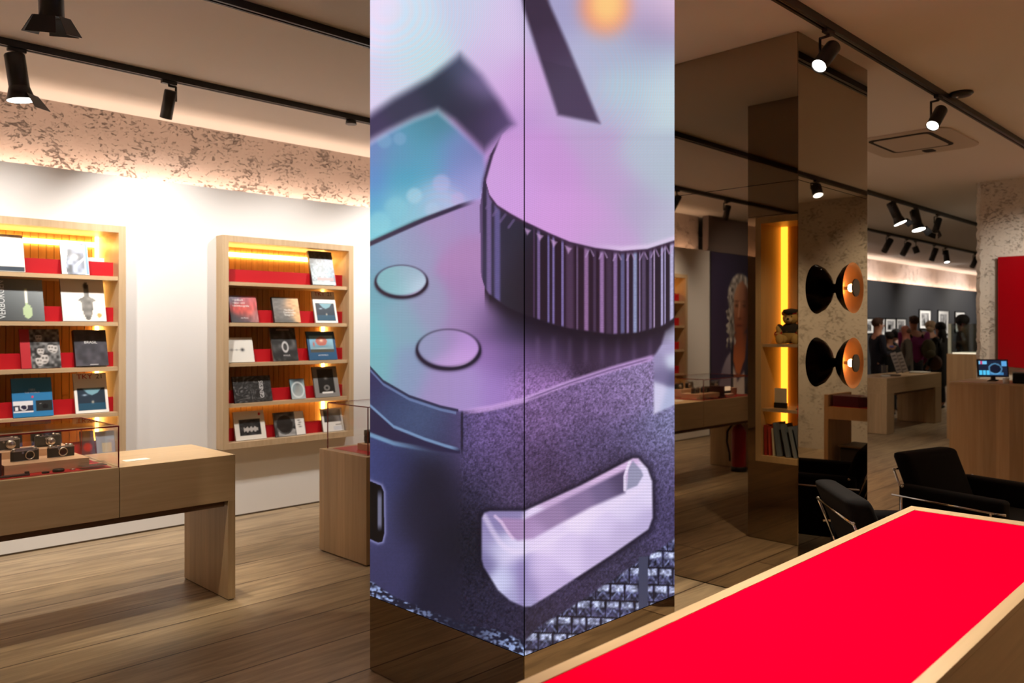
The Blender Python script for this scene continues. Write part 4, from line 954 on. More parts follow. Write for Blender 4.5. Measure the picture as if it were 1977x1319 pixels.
# ------------------------------------------------------------------ niche contents (seen in the mirror)
ZN = SH1
BX, BY = 3.07, 2.935
bear = thing('teddy_bear', 'golden teddy bear in a dark jacket and peaked cap, sitting on the niche shelf', 'teddy bear', (BX, BY, ZN), R(90))
PLUSH = fabric('golden_plush', (.55, .38, .13), .95, 160, 1.0); PLUSHM = mat('muzzle_plush', (.62, .46, .22), .95)
JACK = fabric('dark_wool', (.03, .026, .022), .95, 200, .4)
# local frame: bear looks along -y
bm = B()
ball(bm, (0, 0, .075), .062, 18, 12, (1, .85, 1.15)); ball(bm, (0, -.005, .185), .052, 20, 14, (1.05, .95, .95))
for s in (-1, 1):
    ball(bm, (s*.045, .005, .222), .021, 12, 8, (1, .55, 1)); ball(bm, (s*.072, -.025, .095), .028, 14, 10, (.75, .8, 1.5), rot=Matrix.Rotation(s*.45, 4, 'Y'))
    tube(bm, (s*.03, 0, .035), (s*.055, -.075, .032), .034, .031, 14); ball(bm, (s*.055, -.082, .035), .034, 14, 10, (.9, .6, 1.15)); ball(bm, (s*.078, -.05, .062), .023, 12, 8)
obj('bear_body', bm, PLUSH, bear, world=False)
bm = B(); ball(bm, (0, -.050, .172), .025, 14, 10, (1.1, .9, .85)); obj('muzzle', bm, PLUSHM, bear, world=False)
bm = B(); ball(bm, (0, -.073, .180), .008, 10, 8, (1.3, .8, .9)); [ball(bm, (s*.020, -.050, .198), .0045, 8, 6) for s in (-1, 1)]; box(bm, -.010, .010, -.074, -.071, .163, .165); obj('nose_and_eyes', bm, BLACKG, bear, world=False)
bm = B(); ball(bm, (0, .002, .10), .067, 18, 12, (1.02, .88, .85))
for s in (-1, 1): ball(bm, (s*.068, -.012, .108), .031, 14, 10, (.82, .9, 1.25), rot=Matrix.Rotation(s*.45, 4, 'Y'))
obj('jacket', bm, JACK, bear, world=False)
bm = B()
for s in (-1, 1): lathe(bm, [(.026, 0), (.029, .004), (.029, .012), (.026, .016)], (s*.074, -.045, .070), (s*.1, -.3, .5), 14)
obj('red_cuff', bm, RED, bear, world=False)
bm = B(); lathe(bm, [(.042, 0), (.046, .010), (.053, .022), (.048, .032), (.02, .038), (0, .039)], (0, -.004, .217), (0, -.12, 1), 24); obj('cap', bm, JACK, bear, world=False)
bm = B(); lathe(bm, [(.0425, .001), (.0475, .004), (.0475, .008), (.0435, .009)], (0, -.004, .217), (0, -.12, 1), 24); obj('cap_band', bm, RED, bear, world=False)
bm = B(); ball(bm, (0, -.043, .218), .030, 14, 8, (1, .7, .18)); obj('cap_peak', bm, BLACKG, bear, world=False)
bm = B(); ball(bm, (.01, -.062, .09), .003, 8, 6); obj('button', bm, SILVER, bear, world=False)
bear.rotation_euler = (0, 0, R(78)); bear.scale = (1.06, 1.06, 1.06)
# sign card on the shelf below (its code is left out)
t = thing('sign_stand', 'white card sign in a black foot on the lower niche shelf', 'sign', (3.13, 2.985, SH2), R(90))
obj('sign_card', bx(-.05, .05, -.003, 0, .028, .152), mat('cream_card', (.75, .68, .52), .5), t, world=False)
obj('sign_foot', bx(-.05, .05, -.014, .014, 0, .04), BLACK, t, world=False, bevel=.002)
tag(obj('slate_plate', bx(3.09, 3.22, 2.60, 2.82, SH2+.0004, SH2+.012), mat('slate', (.12, .13, .12), .5), bevel=.002), 'flat grey plate lying on the lower niche shelf', 'plate')
z = NZ0+t_+.0005; y = NIN-.012
rows = [((.40, .03, .02), .018, .23, 'dark red book at the end of the niche row'), ((.55, .06, .04), .010, .215, 'thin bright red book in the niche row'), ((.72, .62, .42), .012, .21, 'cream book in the niche row'),
        ((.15, .18, .21), .030, .255, 'first slate blue book in the niche row, next to the cream one'), ((.16, .19, .22), .028, .25, 'second slate blue book in the niche row, next to the first'), ((.21, .24, .26), .022, .235, 'third slate blue book in the niche row, lighter than the rest'), ((.13, .16, .20), .030, .245, 'broad dark grey blue book in the niche row'), ((.15, .19, .23), .024, .235, 'last grey blue book of the niche row')]
for i, (c_, th, hh, lab) in enumerate(rows):
    lean = R([1, 2, 3, 8, 11, 12, 13, 14][i])
    t = thing('shelf_book', lab, 'book', (3.10, y, z), group='leaning books at the foot of the niche')
    t.rotation_euler = (-lean, 0, 0)  # top leans towards +Y, the neighbour
    y0_ = -th
    m = mat('bookcloth_%d' % i, c_, .6)
    obj('cover', boxes((0, .145, y0_, y0_+.002, 0, hh), (0, .145, -.002, 0, 0, hh), (.143, .145, y0_+.002, -.002, 0, hh)), m, t, world=False)
    obj('pages', bx(.004, .142, y0_+.002, -.002, .003, hh-.003), CARD, t, world=False)
    y -= th/math.cos(lean)+.003+hh*max(0, math.tan(lean)-math.tan(R([1, 2, 3, 8, 11, 12, 13, 14][max(i-1, 0)])))*1.0+.016

# ------------------------------------------------------------------ copper wall lamps on the mirror pillar
COPPER = mat('brushed_copper', (.95, .45, .18), .42, 1)
for zc, lab in ((1.857, 'upper black dome wall lamp with copper inside on the mirror pillar'), (1.397, 'lower black dome wall lamp with copper inside on the mirror pillar')):
    xc = 5.012
    t = thing('wall_lamp', lab, 'wall lamp', (xc, MY0, zc), group='copper wall lamps')
    bm = B(); lathe(bm, [(.0, 0), (.028, .0), (.030, .014), (.045, .020), (.095, .045), (.135, .078), (.156, .116)], (xc, MY0, zc), (0, -1, 0), 48); obj('lamp_shade', bm, BLACKG, t)
    bm = B(); lathe(bm, [(.156, .116), (.154, .1165), (.12, .092), (.07, .070), (.02, .062), (0, .062)], (xc, MY0, zc), (0, -1, 0), 48); obj('copper_reflector', bm, COPPER, t)
    bm = B(); tube(bm, (xc, MY0-.045, zc), (xc, MY0-.126, zc), .010, seg=12); tube(bm, (xc, MY0-.126, zc), (xc, MY0-.134, zc), .054, seg=36); obj('glare_disc', bm, mat('dark_bronze', (.07, .055, .04), .4, .5), t)
    bm = B(); lathe(bm, [(.020, .090), (.024, .098), (.024, .114), (.020, .122)], (xc, MY0, zc), (0, -1, 0), 28); obj('lamp_ring', bm, emis('lamp_ring_glow', (1.0, .46, .13), 60), t)

# ------------------------------------------------------------------ tracks and spotlights
TZ = CEIL-.042
def track(label, y, x0, x1):
    t = thing('light_track', label, 'light track', ((x0+x1)/2, y, CEIL), group='ceiling light tracks')
    obj('track_rail', boxes((x0, x1, y-.025, y-.009, TZ, CEIL), (x0, x1, y+.009, y+.025, TZ, CEIL), (x0, x1, y-.009, y+.009, TZ+.010, CEIL)), BLACK, t)
    obj('conductor', boxes((x0, x1, y-.002, y+.002, TZ+.004, TZ+.010)), mat('rail_grey', (.25, .22, .2), .4, .6), t)
track('black ceiling track nearest the white bookcase wall', 5.57, -5.5, 26.0)
track('black ceiling track over the near edge of the camera table', 4.055, -5.5, 16.0)
track('black ceiling track passing just in front of both pillars', 2.0, -5.5, 14.0)
track('black ceiling track over the till side, seen in the mirror', .25, 5.0, 10.6)
GLOW = emis('spot_lens', (1.0, .95, .86), 9); DIM = mat('unlit_lens', (.10, .09, .08), .2)
_cache = {}
def spot(label, x, y, aim, kind='plain', on=True, length=.17, r=.038, swing=.0, drop=.07):
    """track spotlight; aim = direction of the beam"""
    t = thing('track_spotlight', label, 'spotlight', (x, y, TZ), group='track spotlights')
    obj('adapter', bx(-.05, .05, -.016, .016, -.022, 0), BLACK, t, world=False, bevel=.002)
    d = Vector(aim).normalized(); side = Vector((d.y, -d.x, 0)); side = side.normalized() if side.length > 1e-3 else Vector((1, 0, 0))
    if on and side.x-side.y > 0: side = -side
    piv = Vector((0, 0, -drop-.03)); a0 = piv+side*(r+.008)
    bm = B(); rod(bm, [Vector((0, 0, -.02)), Vector((0, 0, -.032)), Vector((a0.x, a0.y, -.032)), a0], .008, 8); obj('bracket', bm, BLACK, t, world=False)
    h = bpy.data.objects.new('lamp_head', None); 
    p0 = piv-d*length*.35; p1 = piv+d*length*.65
    bm = B()
    lathe(bm, [(0, 0), (r*.9, 0), (r, .008), (r, length), (r*.93, length), (r*.93, length-.012)], p0, d, 24)
    if kind == 'cone':
        lathe(bm, [(r, length*.72), (r*1.42, length*1.02), (r*1.38, length*1.02), (r*.96, length*.74)], p0, d, 24)
    hd = obj('lamp_head', bm, BLACK, t, world=False)
    k = length-.012 if kind != 'cone' else length*1.015
    bm = B(); lathe(bm, [(r*.93 if kind != 'cone' else r*1.36, k), (0, k+.001)], p0, d, 24); obj('lens', bm, GLOW if on else DIM, hd, world=False)
    if kind in ('barn', 'cone'):
        q = d.orthogonal().normalized() if kind == 'barn' else side; s2 = d.cross(q)
        fr = p0+d*(length*(1.0 if kind == 'barn' else .92)); rr = r*1.15 if kind == 'barn' else r*1.30
        if kind == 'cone': q = Vector((.7, -.7, 0)); q = (q-d*q.dot(d)).normalized(); s2 = d.cross(q)
        for i, (u, v_) in enumerate(((q, s2), (-q, s2), (s2, q), (-s2, q))):
            if kind == 'cone' and i != 0: continue
            L = rr*1.5; e0 = fr+u*rr; tip = e0+d*L*.85+u*L*.45
            bm = B(); vs = [bm.verts.new(pp) for pp in (e0-v_*rr*.8, e0+v_*rr*.8, tip+v_*rr*1.15, tip-v_*rr*1.15)]; bm.faces.new(vs)
            f = obj('barn_door', bm, BLACK, hd, world=False); sd_ = f.modifiers.new('th', 'SOLIDIFY'); sd_.thickness = .002
    return t
spot('large spotlight with barn doors cut off by the top edge of the photo', 1.13, 4.055, (.10, .22, -1), 'barn', True, .24, .052, drop=.09)
spot('lit spotlight with flared hood, over the left bookcase', 1.37, 5.57, (.13, -.03, -1), 'cone', True, .27, .056, drop=.10)
spot('unlit slim spotlight aimed between the two bookcases', 2.28, 5.57, (-.02, .42, -1), 'plain', False, .19, .040, drop=.10)
t = thing('track_adapter', 'small round adapter under the track beside the LED pillar', 'track adapter', (3.74, 5.57, TZ))
bm = B(); tube(bm, (3.74, 5.57, TZ), (3.74, 5.57, TZ-.035), .04, .045, 20); obj('adapter_body', bm, BLACK, t)
spot('bright spotlight in front of the mirror pillar', 4.52, 2.0, (-1.0, .15, -1), 'plain', True, .20, .044, drop=.10)
spot('bright spotlight beside the black smoke detector', 6.35, 2.0, (-1.0, .12, -1), 'plain', True, .20, .044, drop=.11)
spot('slim spotlight seen in the mirror above the portrait poster', -.51, 5.57, (-.3, .45, -1), 'plain', False, .19, .040, drop=.10)
spot('spotlight near the third bookcase, at the mirror edge', .66, 5.57, (.3, .4, -1), 'plain', False, .19, .040, drop=.10)
spot('lit stubby spotlight on the mirrored track above the wall lamps', 8.97, .25, (-.35, .40, -1), 'plain', True, .14, .058, drop=.07)
spot('flared spotlight, leftmost of the three on the middle track', 11.15, 4.055, (.08, -.42, -1), 'cone', True, .30, .058, drop=.08)
spot('flared lit spotlight, second on the middle track', 11.95, 4.055, (-.10, -.26, -1), 'cone', True, .28, .062, drop=.10)
spot('dark spotlight with hanging flap, third on the middle track', 12.85, 4.055, (-.55, .10, -1), 'barn', False, .22, .045, drop=.10)
FAR = [('first slim spotlight of the far row, over the man in navy', 15.06, (-.5, .35, -1), False), ('second slim spotlight of the far row', 15.95, (-.5, .35, -1), False), ('short square spotlight of the far row', 16.4, (.1, -.2, -.6), False),
       ('fourth slim spotlight of the far row', 17.45, (-.2, .3, -1), False), ('lit spotlight of the far row', 18.15, (-.25, -.2, -1), True), ('last slim spotlight beside the till wall', 20.1, (-.45, .3, -1), False)]
for lab, x, aim, on in FAR: spot(lab, x, 5.57, aim, 'plain', on, .26 if 'square' not in lab else .13, .055, drop=.12)
t = thing('smoke_detector', 'black disc detector on the ceiling beside the track', 'detector', (6.50, 1.90, CEIL))
bm = B(); lathe(bm, [(0, 0), (.075, 0), (.08, .012), (.06, .028), (.02, .034), (0, .034)], (6.53, 1.90, CEIL), (0, 0, -1), 28); obj('detector_body', bm, BLACK, t)
bm = B(); ball(bm, (6.50, 1.92, CEIL-.035), .008, 10, 8); obj('indicator', bm, SILVER, t)
# ceiling air conditioning cassette
t = thing('air_conditioning_cassette', 'rounded square air conditioning outlet in the ceiling', 'air conditioner', (7.99, 2.75, CEIL))
AC = mat('ac_plastic', (.58, .50, .42), .5)
def rrect(bm, cx, cy_, a, b, r, z0, z1, a2=None):
    n = 8
    def ring(a, b, r, z):
        out = []
        for k, (sx_, sy_) in enumerate(((1, 1), (-1, 1), (-1, -1), (1, -1))):
            for i in range(n+1):
                an = math.pi/2*(k+i/n); out.append(bm.verts.new((cx+sx_*(a-r)+r*math.cos(an), cy_+sy_*(b-r)+r*math.sin(an), z)))
        return out
    p = ring(a, b, r, z0); q = ring(a2[0] if a2 else a, a2[1] if a2 else b, r, z1); m_ = len(p)
    bm.faces.new(p); bm.faces.new(q[::-1])
    for i in range(m_): bm.faces.new((p[i], q[i], q[(i+1)%m_], p[(i+1)%m_]))
bm = B(); rrect(bm, 7.99, 2.72, .52, .43, .16, CEIL-.012, CEIL-.0005); bmesh.ops.recalc_face_normals(bm, faces=bm.faces); obj('cassette_frame', bm, AC, t)
bm = B(); rrect(bm, 7.90, 2.72, .34, .27, .06, CEIL-.018, CEIL-.012); bmesh.ops.recalc_face_normals(bm, faces=bm.faces); obj('air_slot', bm, DARKGAP, t)
bm = B(); rrect(bm, 7.90, 2.72, .30, .235, .04, CEIL-.0195, CEIL-.018); bmesh.ops.recalc_face_normals(bm, faces=bm.faces); obj('intake_grille', bm, AC, t)
bm = B(); rrect(bm, 8.37, 2.72, .07, .05, .03, CEIL-.016, CEIL-.012); obj('side_outlet', bm, DARKGAP, t)

# ------------------------------------------------------------------ armchairs
VELV = fabric('black_wool', (.010, .0095, .011), .95, 300, .3); VELV.node_tree.nodes['Principled BSDF'].inputs['Specular IOR Level'].default_value = .15
def rbox(x0, x1, y0, y1, z0, z1, r, shear=0):
    bm = B(); vs = box(bm, x0, x1, y0, y1, z0, z1)
    if shear:
        for v in bm.verts:
            if v.co.z > (z0+z1)/2: v.co.y -= shear
    bmesh.ops.bevel(bm, geom=bm.edges[:], offset=r, segments=4, affect='EDGES', profile=.6)
    for f in bm.faces: f.smooth = True
    return bm
def armchair(label, loc, rz):
    """local frame: sitter looks along +y"""
    t = thing('armchair', label, 'armchair', loc, rz, 'black armchairs by the mirror pillar')
    for s in (-1, 1):
        obj('armrest', rbox(min(s*.30, s*.40), max(s*.30, s*.40), -.34, .34, .14, .575, .035), VELV, t, world=False)
    obj('seat_cushion', rbox(-.295, .295, -.22, .35, .20, .42, .045), VELV, t, world=False)
    obj('back_cushion', rbox(-.295, .295, -.30, -.17, .36, .765, .05, shear=.17), VELV, t, world=False)
    bm = B()
    for s in (-1, 1):
        x = s*.415
        rod(bm, [(x, -.37, .50), (x, .30, .50), (x*.97, .36, .50)], .007); rod(bm, [(x, -.30, .50), (x, -.30, .0)], .009); rod(bm, [(x, .28, .50), (x, .28, .0)], .009)
        ball(bm, (x*.98, -.30, .565), .010, 10, 8)
        rod(bm, [(s*.305, -.43, .65), (s*.305, -.345, .44), (s*.305, -.30, .30)], .007); ball(bm, (s*.305, -.43, .65), .010, 10, 8)
    rod(bm, [(-.305, -.435, .65), (.305, -.435, .65)], .007)
    rod(bm, [(-.415, .28, .16), (.415, .28, .16)], .008); rod(bm, [(-.415, -.30, .16), (.415, -.30, .16)], .008)
    obj('chrome_frame', bm, CHROME, t, world=False)
    return t
armchair('black armchair on the floor past the mirror pillar, seen from its front left', (5.97, 1.61, 0), R(180-14))
armchair('black armchair half hidden behind the red table, seen from behind', (4.53, 1.52, 0), R(180+40))

# ------------------------------------------------------------------ till side
t = thing('till_counter', 'tall oak counter carrying the small blue screen', 'counter', (8.8, 1.9, 0))
obj('counter_front', bx(8.57, 8.61, 1.25, 2.60, 0, 1.085), OAKY, t); obj('counter_body', bx(8.61, 9.25, 1.25, 2.58, 0, 1.085), OAKY, t)
obj('counter_top', bx(8.565, 9.26, 1.245, 2.605, 1.085, 1.10), OAK, t)
# tablet on the counter
def uz(v): return v
pos = thing('tablet_screen', 'small tablet with a bright blue picture on the oak counter', 'tablet', (8.72, 2.26, 1.118), R(-62))
obj('tablet_body', bx(-.135, .135, -.008, .008, .035, .205), BLACK, pos, world=False, bevel=.004)
def scrn(U, V):
    c = flat((20, 30, 50))(U, V); c = put(c, (80, 190, 235), U, V, .02, .36, .06, .36); c = put(c, (20, 30, 50), U, V, .12, .14, .06, .36); c = put(c, (20, 30, 50), U, V, .24, .26, .06, .36)
    c = put(c, (60, 120, 170), U, V, .36, .85, .04, .22); c = mixc(c, (10, 20, 40), (np.hypot((U-.58)/.2, (V-.45)/.3) < 1).astype(float)); c = mixc(c, (110, 180, 225), (np.abs(np.hypot((U-.58)/.22, (V-.45)/.32)-1) < .12).astype(float)*.6)
    c = put(c, (110, 190, 235), U, V, .02, .30, .72, .96); c = put(c, (190, 60, 110), U, V, .07, .15, .72, .96); return put(c, (90, 160, 215), U, V, .82, .98, .62, .96)
panel('tablet_picture', .245, .150, 40, 26, scrn, attr_mat('tablet_glow', .3, 1.1), pos, (-.1225, -.0088, .045))
obj('tablet_stand', boxes((-.018, .018, -.006, .02, .006, .06), (-.04, .04, -.03, .05, 0, .006)), BLACK, pos, world=False, bevel=.002)
pos.rotation_euler = (R(-12), 0, R(-58))
t = thing('till_printer', 'black till machine with a pale lid line beside the tablet', 'till', (8.8, 1.9, 1.10))
obj('machine_body', bx(8.70, 9.05, 1.55, 2.10, 1.10, 1.20), BLACKG, t, bevel=.01); obj('machine_lid', bx(8.695, 9.05, 1.55, 2.10, 1.2005, 1.212), mat('grey_lid', (.30, .32, .30), .3), t)
tag(obj('paper_slip', bx(8.60, 8.70, 2.36, 2.52, 1.1004, 1.1030), mat('pink_paper', (.75, .55, .48), .7)), 'pink paper slips on the corner of the counter', 'paper')
bm = B(); tube(bm, (8.66, 2.14, 1.1), (8.66, 2.14, 1.15), .025, .028, 16); tag(obj('card_pot', bm, PAPER), 'small white pot between tablet and till machine', 'pot')
t = thing('wall_sign', 'glossy red sign board on the pitted plaster wall', 'sign', (10.6, 1.6, 1.8))
bm = B(); n = 12; pts = []
y0_, y1_, zt_, zb_ = 2.70, 1.1, 2.436, 1.165
rr = .55
pts = [(y0_, zt_), (y0_, zb_+.06), (y0_-.04, zb_+.02), (y0_-.25, zb_)]+[(y1_+.25, zb_), (y1_+.04, zb_+.02), (y1_, zb_+.06), (y1_, zt_)]
a = [bm.verts.new((10.585, p[0], p[1])) for p in pts]; b = [bm.verts.new((10.64, p[0], p[1])) for p in pts]; bm.faces.new(a); bm.faces.new(b[::-1])
for i in range(len(pts)): bm.faces.new((a[i], b[i], b[(i+1) % len(pts)], a[(i+1) % len(pts)]))
bmesh.ops.recalc_face_normals(bm, faces=bm.faces); obj('sign_board', bm, mat('glossy_red', L3(150, 1, 14), .12), t, bevel=.004)
obj('sign_backing', bx(10.641, 10.658, 1.15, 2.74, zb_+.05, zt_-.01), mat('sign_backing_brown', (.12, .07, .04), .6), t)

# ------------------------------------------------------------------ far display table, pedestal, frames
ft = display_table('oak display table with leaning cards, in front of the visitors', 12.83, 15.3, 4.77, 5.40, [], zt=.86, zb=.62, leg=.30)
for i, (x, lab) in enumerate(((14.02, 'white price card strip, nearer of the two leaning stands'), (14.28, 'white price card strip, further of the two leaning stands'))):
    t = thing('card_stand', lab, 'card stand', (x, 5.0, .885)); t.rotation_euler = (R(-8), R(-16), R(-45))
    obj('stand_board', bx(-.055, .055, 0, .012, .012, .36), BLACK, t, world=False)
    obj('card_strip', bx(-.048, .048, -.002, 0, .02, .355), mat('grey_card', (.6, .58, .58), .6), t, world=False)
    obj('text_block', boxes(*[(-.035, .03, -.003, -.002, .05+k*.06, .075+k*.06) for k in range(5)]), mat('print_grey', (.25, .24, .26), .6), t, world=False)
for px, r_, m, lab in ((1722, .13, mat('tray_dark', (.10, .07, .05), .5), 'dark tray on the far display table'), (1776, .16, PAPER, 'white tray on the far display table, beside the card stands'), (1709, .07, PAPER, 'small white dish at the corner of the far table')):
    Y = 5.0; x = xat(px, Y); bm = B(); lathe(bm, [(0, 0), (r_, 0), (r_*1.05, .018), (r_, .02), (r_*.95, .008), (0, .008)], (x, Y, .8605), (0, 0, 1), 24); tag(obj('tray', bm, m), lab, 'tray')
x = xat(1708, 5.15); bm = B(); lathe(bm, [(0, 0), (.045, 0), (.05, .16), (.047, .16), (.043, .005), (0, .005)], (x, 5.15, .8605), (0, 0, 1), 20); tag(obj('drinking_glass', bm, GLASS), 'clear glass standing on the far display table', 'glass')
t = thing('display_plinth', 'oak plinth with a lit top and tall glass hood, next to the till wall', 'plinth', (13.3, 3.2, 0))
obj('plinth_body', bx(13.0, 13.6, 2.4, 3.98, 0, 1.25), OAKY, t); obj('lit_top', bx(13.06, 13.54, 2.45, 3.92, 1.2505, 1.268), emis('plinth_top_glow', (1.0, .85, .62), 1.1), t)  # emission on the top stands in for light falling on it
GH = glass_mat('tinted_glass', (.62, .66, .64)); 
obj('glass_pane', bx(13.03, 13.04, 2.43, 3.94, 1.269, 1.69), GH, t); obj('glass_pane', bx(13.56, 13.57, 2.43, 3.94, 1.269, 1.69), GH, t)
obj('glass_edge', boxes((13.02, 13.05, 3.93, 3.97, 1.252, 1.69)), mat('pale_glass_edge', (.85, .95, .88), .3), t)
bm = B(); lathe(bm, [(0, 0), (.05, 0), (.04, .02), (.015, .05), (0, .07)], (13.3, 3.6, 1.2685), (0, 0, 1), 14); tag(obj('ornament', bm, mat('brass', (.7, .5, .2), .3, 1)), 'tiny brass ornament under the glass hood', 'ornament')
PR2 = attr_mat('photo_print', .5)
def pic(seed, kind):
    def fn(U, V):
        c = flat((250, 250, 246))(U, V)
        q = rnd(U, V, 12, seed, 120, 215)
        rs = np.random.RandomState(seed)
        for k in range(3):
            ux_ = rs.uniform(.2, .8); q = mixc(q, (25, 25, 25), (np.hypot((U-ux_)/.07, (V-.35)/rs.uniform(.15, .28)) < 1).astype(float))
        if kind: q = mixc(q, (70, 70, 70), (1-sst(.02, .05, seg_d(U, V, .5, .2, .5, .8)))+.6*(V < .3)*(U > .5))
        return mixc(c, q, ((U > .14) & (U < .86) & (V > .14) & (V < .86)).astype(float))
    return fn
FR = [(1664, 1687, 616, 643, 'framed photograph partly hidden by the mirror pillar'), (1700, 1708.5, 616, 646, 'framed photograph behind the face of the man in navy'), (1711, 1729.5, 616.5, 640, 'framed photograph of a group, right of the man in navy'), (1732, 1749.5, 616.5, 643, 'pale framed photograph left of the tall man in purple'),
      (1776.5, 1797.5, 600, 634, 'tall framed photograph with a dark standing figure'), (1812.5, 1832, 601, 644, 'tall framed photograph with bare trees'), (1822, 1832, 648, 664, 'small framed photograph below the one with bare trees'), (1845.5, 1863, 603.5, 640, 'framed photograph behind the dark round haired visitor')]
for i, (a_, b_2, t0, t1, lab) in enumerate(FR):
    Y = 7.72; x0 = xat(a_, Y); x1 = xat(b_2, Y); s = (x0+x1)/2+Y; zt2 = CAM_H-(t0-HORIZON)*s/2234.4; zb2 = CAM_H-(t1-HORIZON)*s/2234.4
    t = thing('picture_frame', lab, 'framed photo', ((x0+x1)/2, Y, (zt2+zb2)/2), group='framed photographs on the dark wall')
    e = .03; obj('frame', boxes((x0-e, x1+e, Y, 7.745, zb2-e, zb2), (x0-e, x1+e, Y, 7.745, zt2, zt2+e), (x0-e, x0, Y, 7.745, zb2, zt2), (x1, x1+e, Y, 7.745, zb2, zt2)), BLACK, t)
    panel('photo', x1-x0, zt2-zb2, 30, 36, pic(20+i, i == 5), PR2, t, (x0, Y+.012, zb2), world=True)

# ------------------------------------------------------------------ portrait poster (seen in the mirror)
def poster(U, V):
    # U runs 0..1 from its right-hand end in the shop to the left (mirrored in the glass)
    c = field(U, V, [(.1,.8,(70,62,100)),(.1,.3,(62,50,78)),(.5,.95,(40,42,62)),(.9,.9,(34,38,50)),(.3,.5,(64,54,86)),(.95,.3,(36,40,52))], .3)
    # shoulders and shirt
    U = U/.64; V = np.interp(V, [0, .37, .53, .905, 1], [0, .27, .435, .895, 1])
    c = mixc(c, field(U, V, [(.3,.25,(132,122,148)),(.45,.35,(190,182,200)),(.6,.2,(140,130,150)),(.4,.1,(96,86,110))], .12), poly_a(U, V, [(.17, .16), (.25, .245), (.38, .315), (.52, .36), (.70, .16)], .012))
    c = mixc(c, (36, 40, 56), poly_a(U, V, [(.48, .40), (.545, .40), (.60, .28), (.58, .12), (.50, .12)], .012))
    c = mixc(c, (40, 46, 62), poly_a(U, V, [(.95, .42), (1.3, .36), (1.3, 0), (.82, 0), (.86, .2)], .015))
    c = mixc(c, (226, 214, 212), poly_a(U, V, [(.55, .27), (.66, .20), (.84, .24), (.86, .12), (.55, .12)], .012))
    sk = field(U, V, [(.62,.72,(196,150,122)),(.60,.60,(178,118,88)),(.72,.58,(150,92,66)),(.80,.70,(168,118,94)),(.70,.44,(150,82,56)),(.66,.30,(190,110,70)),(.88,.55,(110,66,52)),(.95,.7,(96,62,52)),(.60,.50,(120,70,52))], .07)
    c = mixc(c, sk, poly_a(U, V, [(.58, .46), (.55, .30), (.62, .235), (.72, .225), (.86, .30), (.92, .46)], .012))
    # hair
    hr = (np.hypot((U-.70)/.30, (V-.74)/.155) < 1)
    c = mixc(c, np.clip(rnd(U, V, 4, 31, 96, 220)*np.array((1, .98, .97)), 0, 255), (1-sst(.9, 1.06, np.hypot((U-.74)/.33, (V-.72)/.165))))
    wv = .03*np.sin(V*60)+.02*np.sin(V*130)
    c = mixc(c, np.clip(rnd(U, V, 3.2, 32, 70, 225)*np.array((1, .98, .97)), 0, 255), ((U > .40+wv+.10*np.clip((V-.60)/.2, 0, 1)) & (U < .60+.02*np.sin(V*80)) & (V > .40+.04*np.sin(U*60)) & (V < .80)).astype(float))
    # face, turned three quarters
    c = mixc(c, sk, poly_a(U, V, [(.57, .66), (.575, .56), (.585, .485), (.66, .435), (.78, .435), (.92, .50), (.98, .66), (.94, .78), (.80, .835), (.66, .80), (.58, .735)], .012))
    for ex in (.645, .845): c = mixc(c, (58, 38, 32), .85*np.exp(-(((U-ex)/.045)**2+((V-.655)/.012)**2))); c = mixc(c, (70, 48, 40), .6*np.exp(-(((U-ex)/.06)**2+((V-.685)/.008)**2)))
    c = mixc(c, (214, 162, 134), .8*(1-sst(.008, .03, seg_d(U, V, .715, .665, .690, .580)))); c = mixc(c, (84, 46, 36), .7*np.exp(-(((U-.715)/.05)**2+((V-.565)/.009)**2)))
    c = mixc(c, (96, 44, 38), .85*np.exp(-(((U-.72)/.085)**2+((V-.515)/.009)**2)))
    c = mixc(c, (70, 42, 34), .5*sst(.80, 1.0, U)*(V > .44)*(V < .78))
    return mixc(c, (200, 206, 214), .75*((V > .02) & (V < .12) & (U > .62) & (U < .92) & (np.mod(V*60, 1) < .5)).astype(float))
t = thing('poster', 'floor to ceiling portrait poster of a person with long grey curly hair', 'poster', (-2.7, 6.62, 0))
obj('poster_board', bx(-3.65, -1.81, 6.606, 6.638, .02, 2.787), mat('poster_board_dark', (.03, .03, .04), .6), t)
# drawn from the right-hand end towards -X
panel('poster_print', 1.82, 2.75, 150, 225, poster, attr_mat('poster_ink', .5), t, (-1.82, 6.604, .03), (-1, 0, 0), world=True)
# fire extinguisher by the table leg
ex = thing('fire_extinguisher', 'red fire extinguisher with black hose beside the table leg, seen in the mirror', 'fire extinguisher', (.66, 4.74, 0))
bm = B(); lathe(bm, [(0, .03), (.078, .03), (.08, .05), (.08, .44), (.06, .50), (.028, .525), (.028, .54), (0, .54)], (.66, 4.74, 0), (0, 0, 1), 28); obj('cylinder_body', bm, mat('extinguisher_red', (.35, .01, .02), .35), ex)
bm = B(); lathe(bm, [(0, 0), (.088, 0), (.088, .05), (.081, .055), (0, .055)], (.66, 4.74, 0), (0, 0, 1), 24); obj('base_ring', bm, BLACK, ex)
bm = B(); box(bm, .63, .69, 4.72, 4.76, .54, .565); rod(bm, [(.66, 4.74, .565), (.66, 4.65, .55)], .01); obj('valve_handle', bm, BLACK, ex)
bm = B(); rod(bm, [(.68, 4.74, .545), (.76, 4.76, .54), (.82, 4.79, .46), (.815, 4.80, .34), (.78, 4.79, .22), (.77, 4.79, .12)], .012); obj('hose', bm, BLACK, ex)
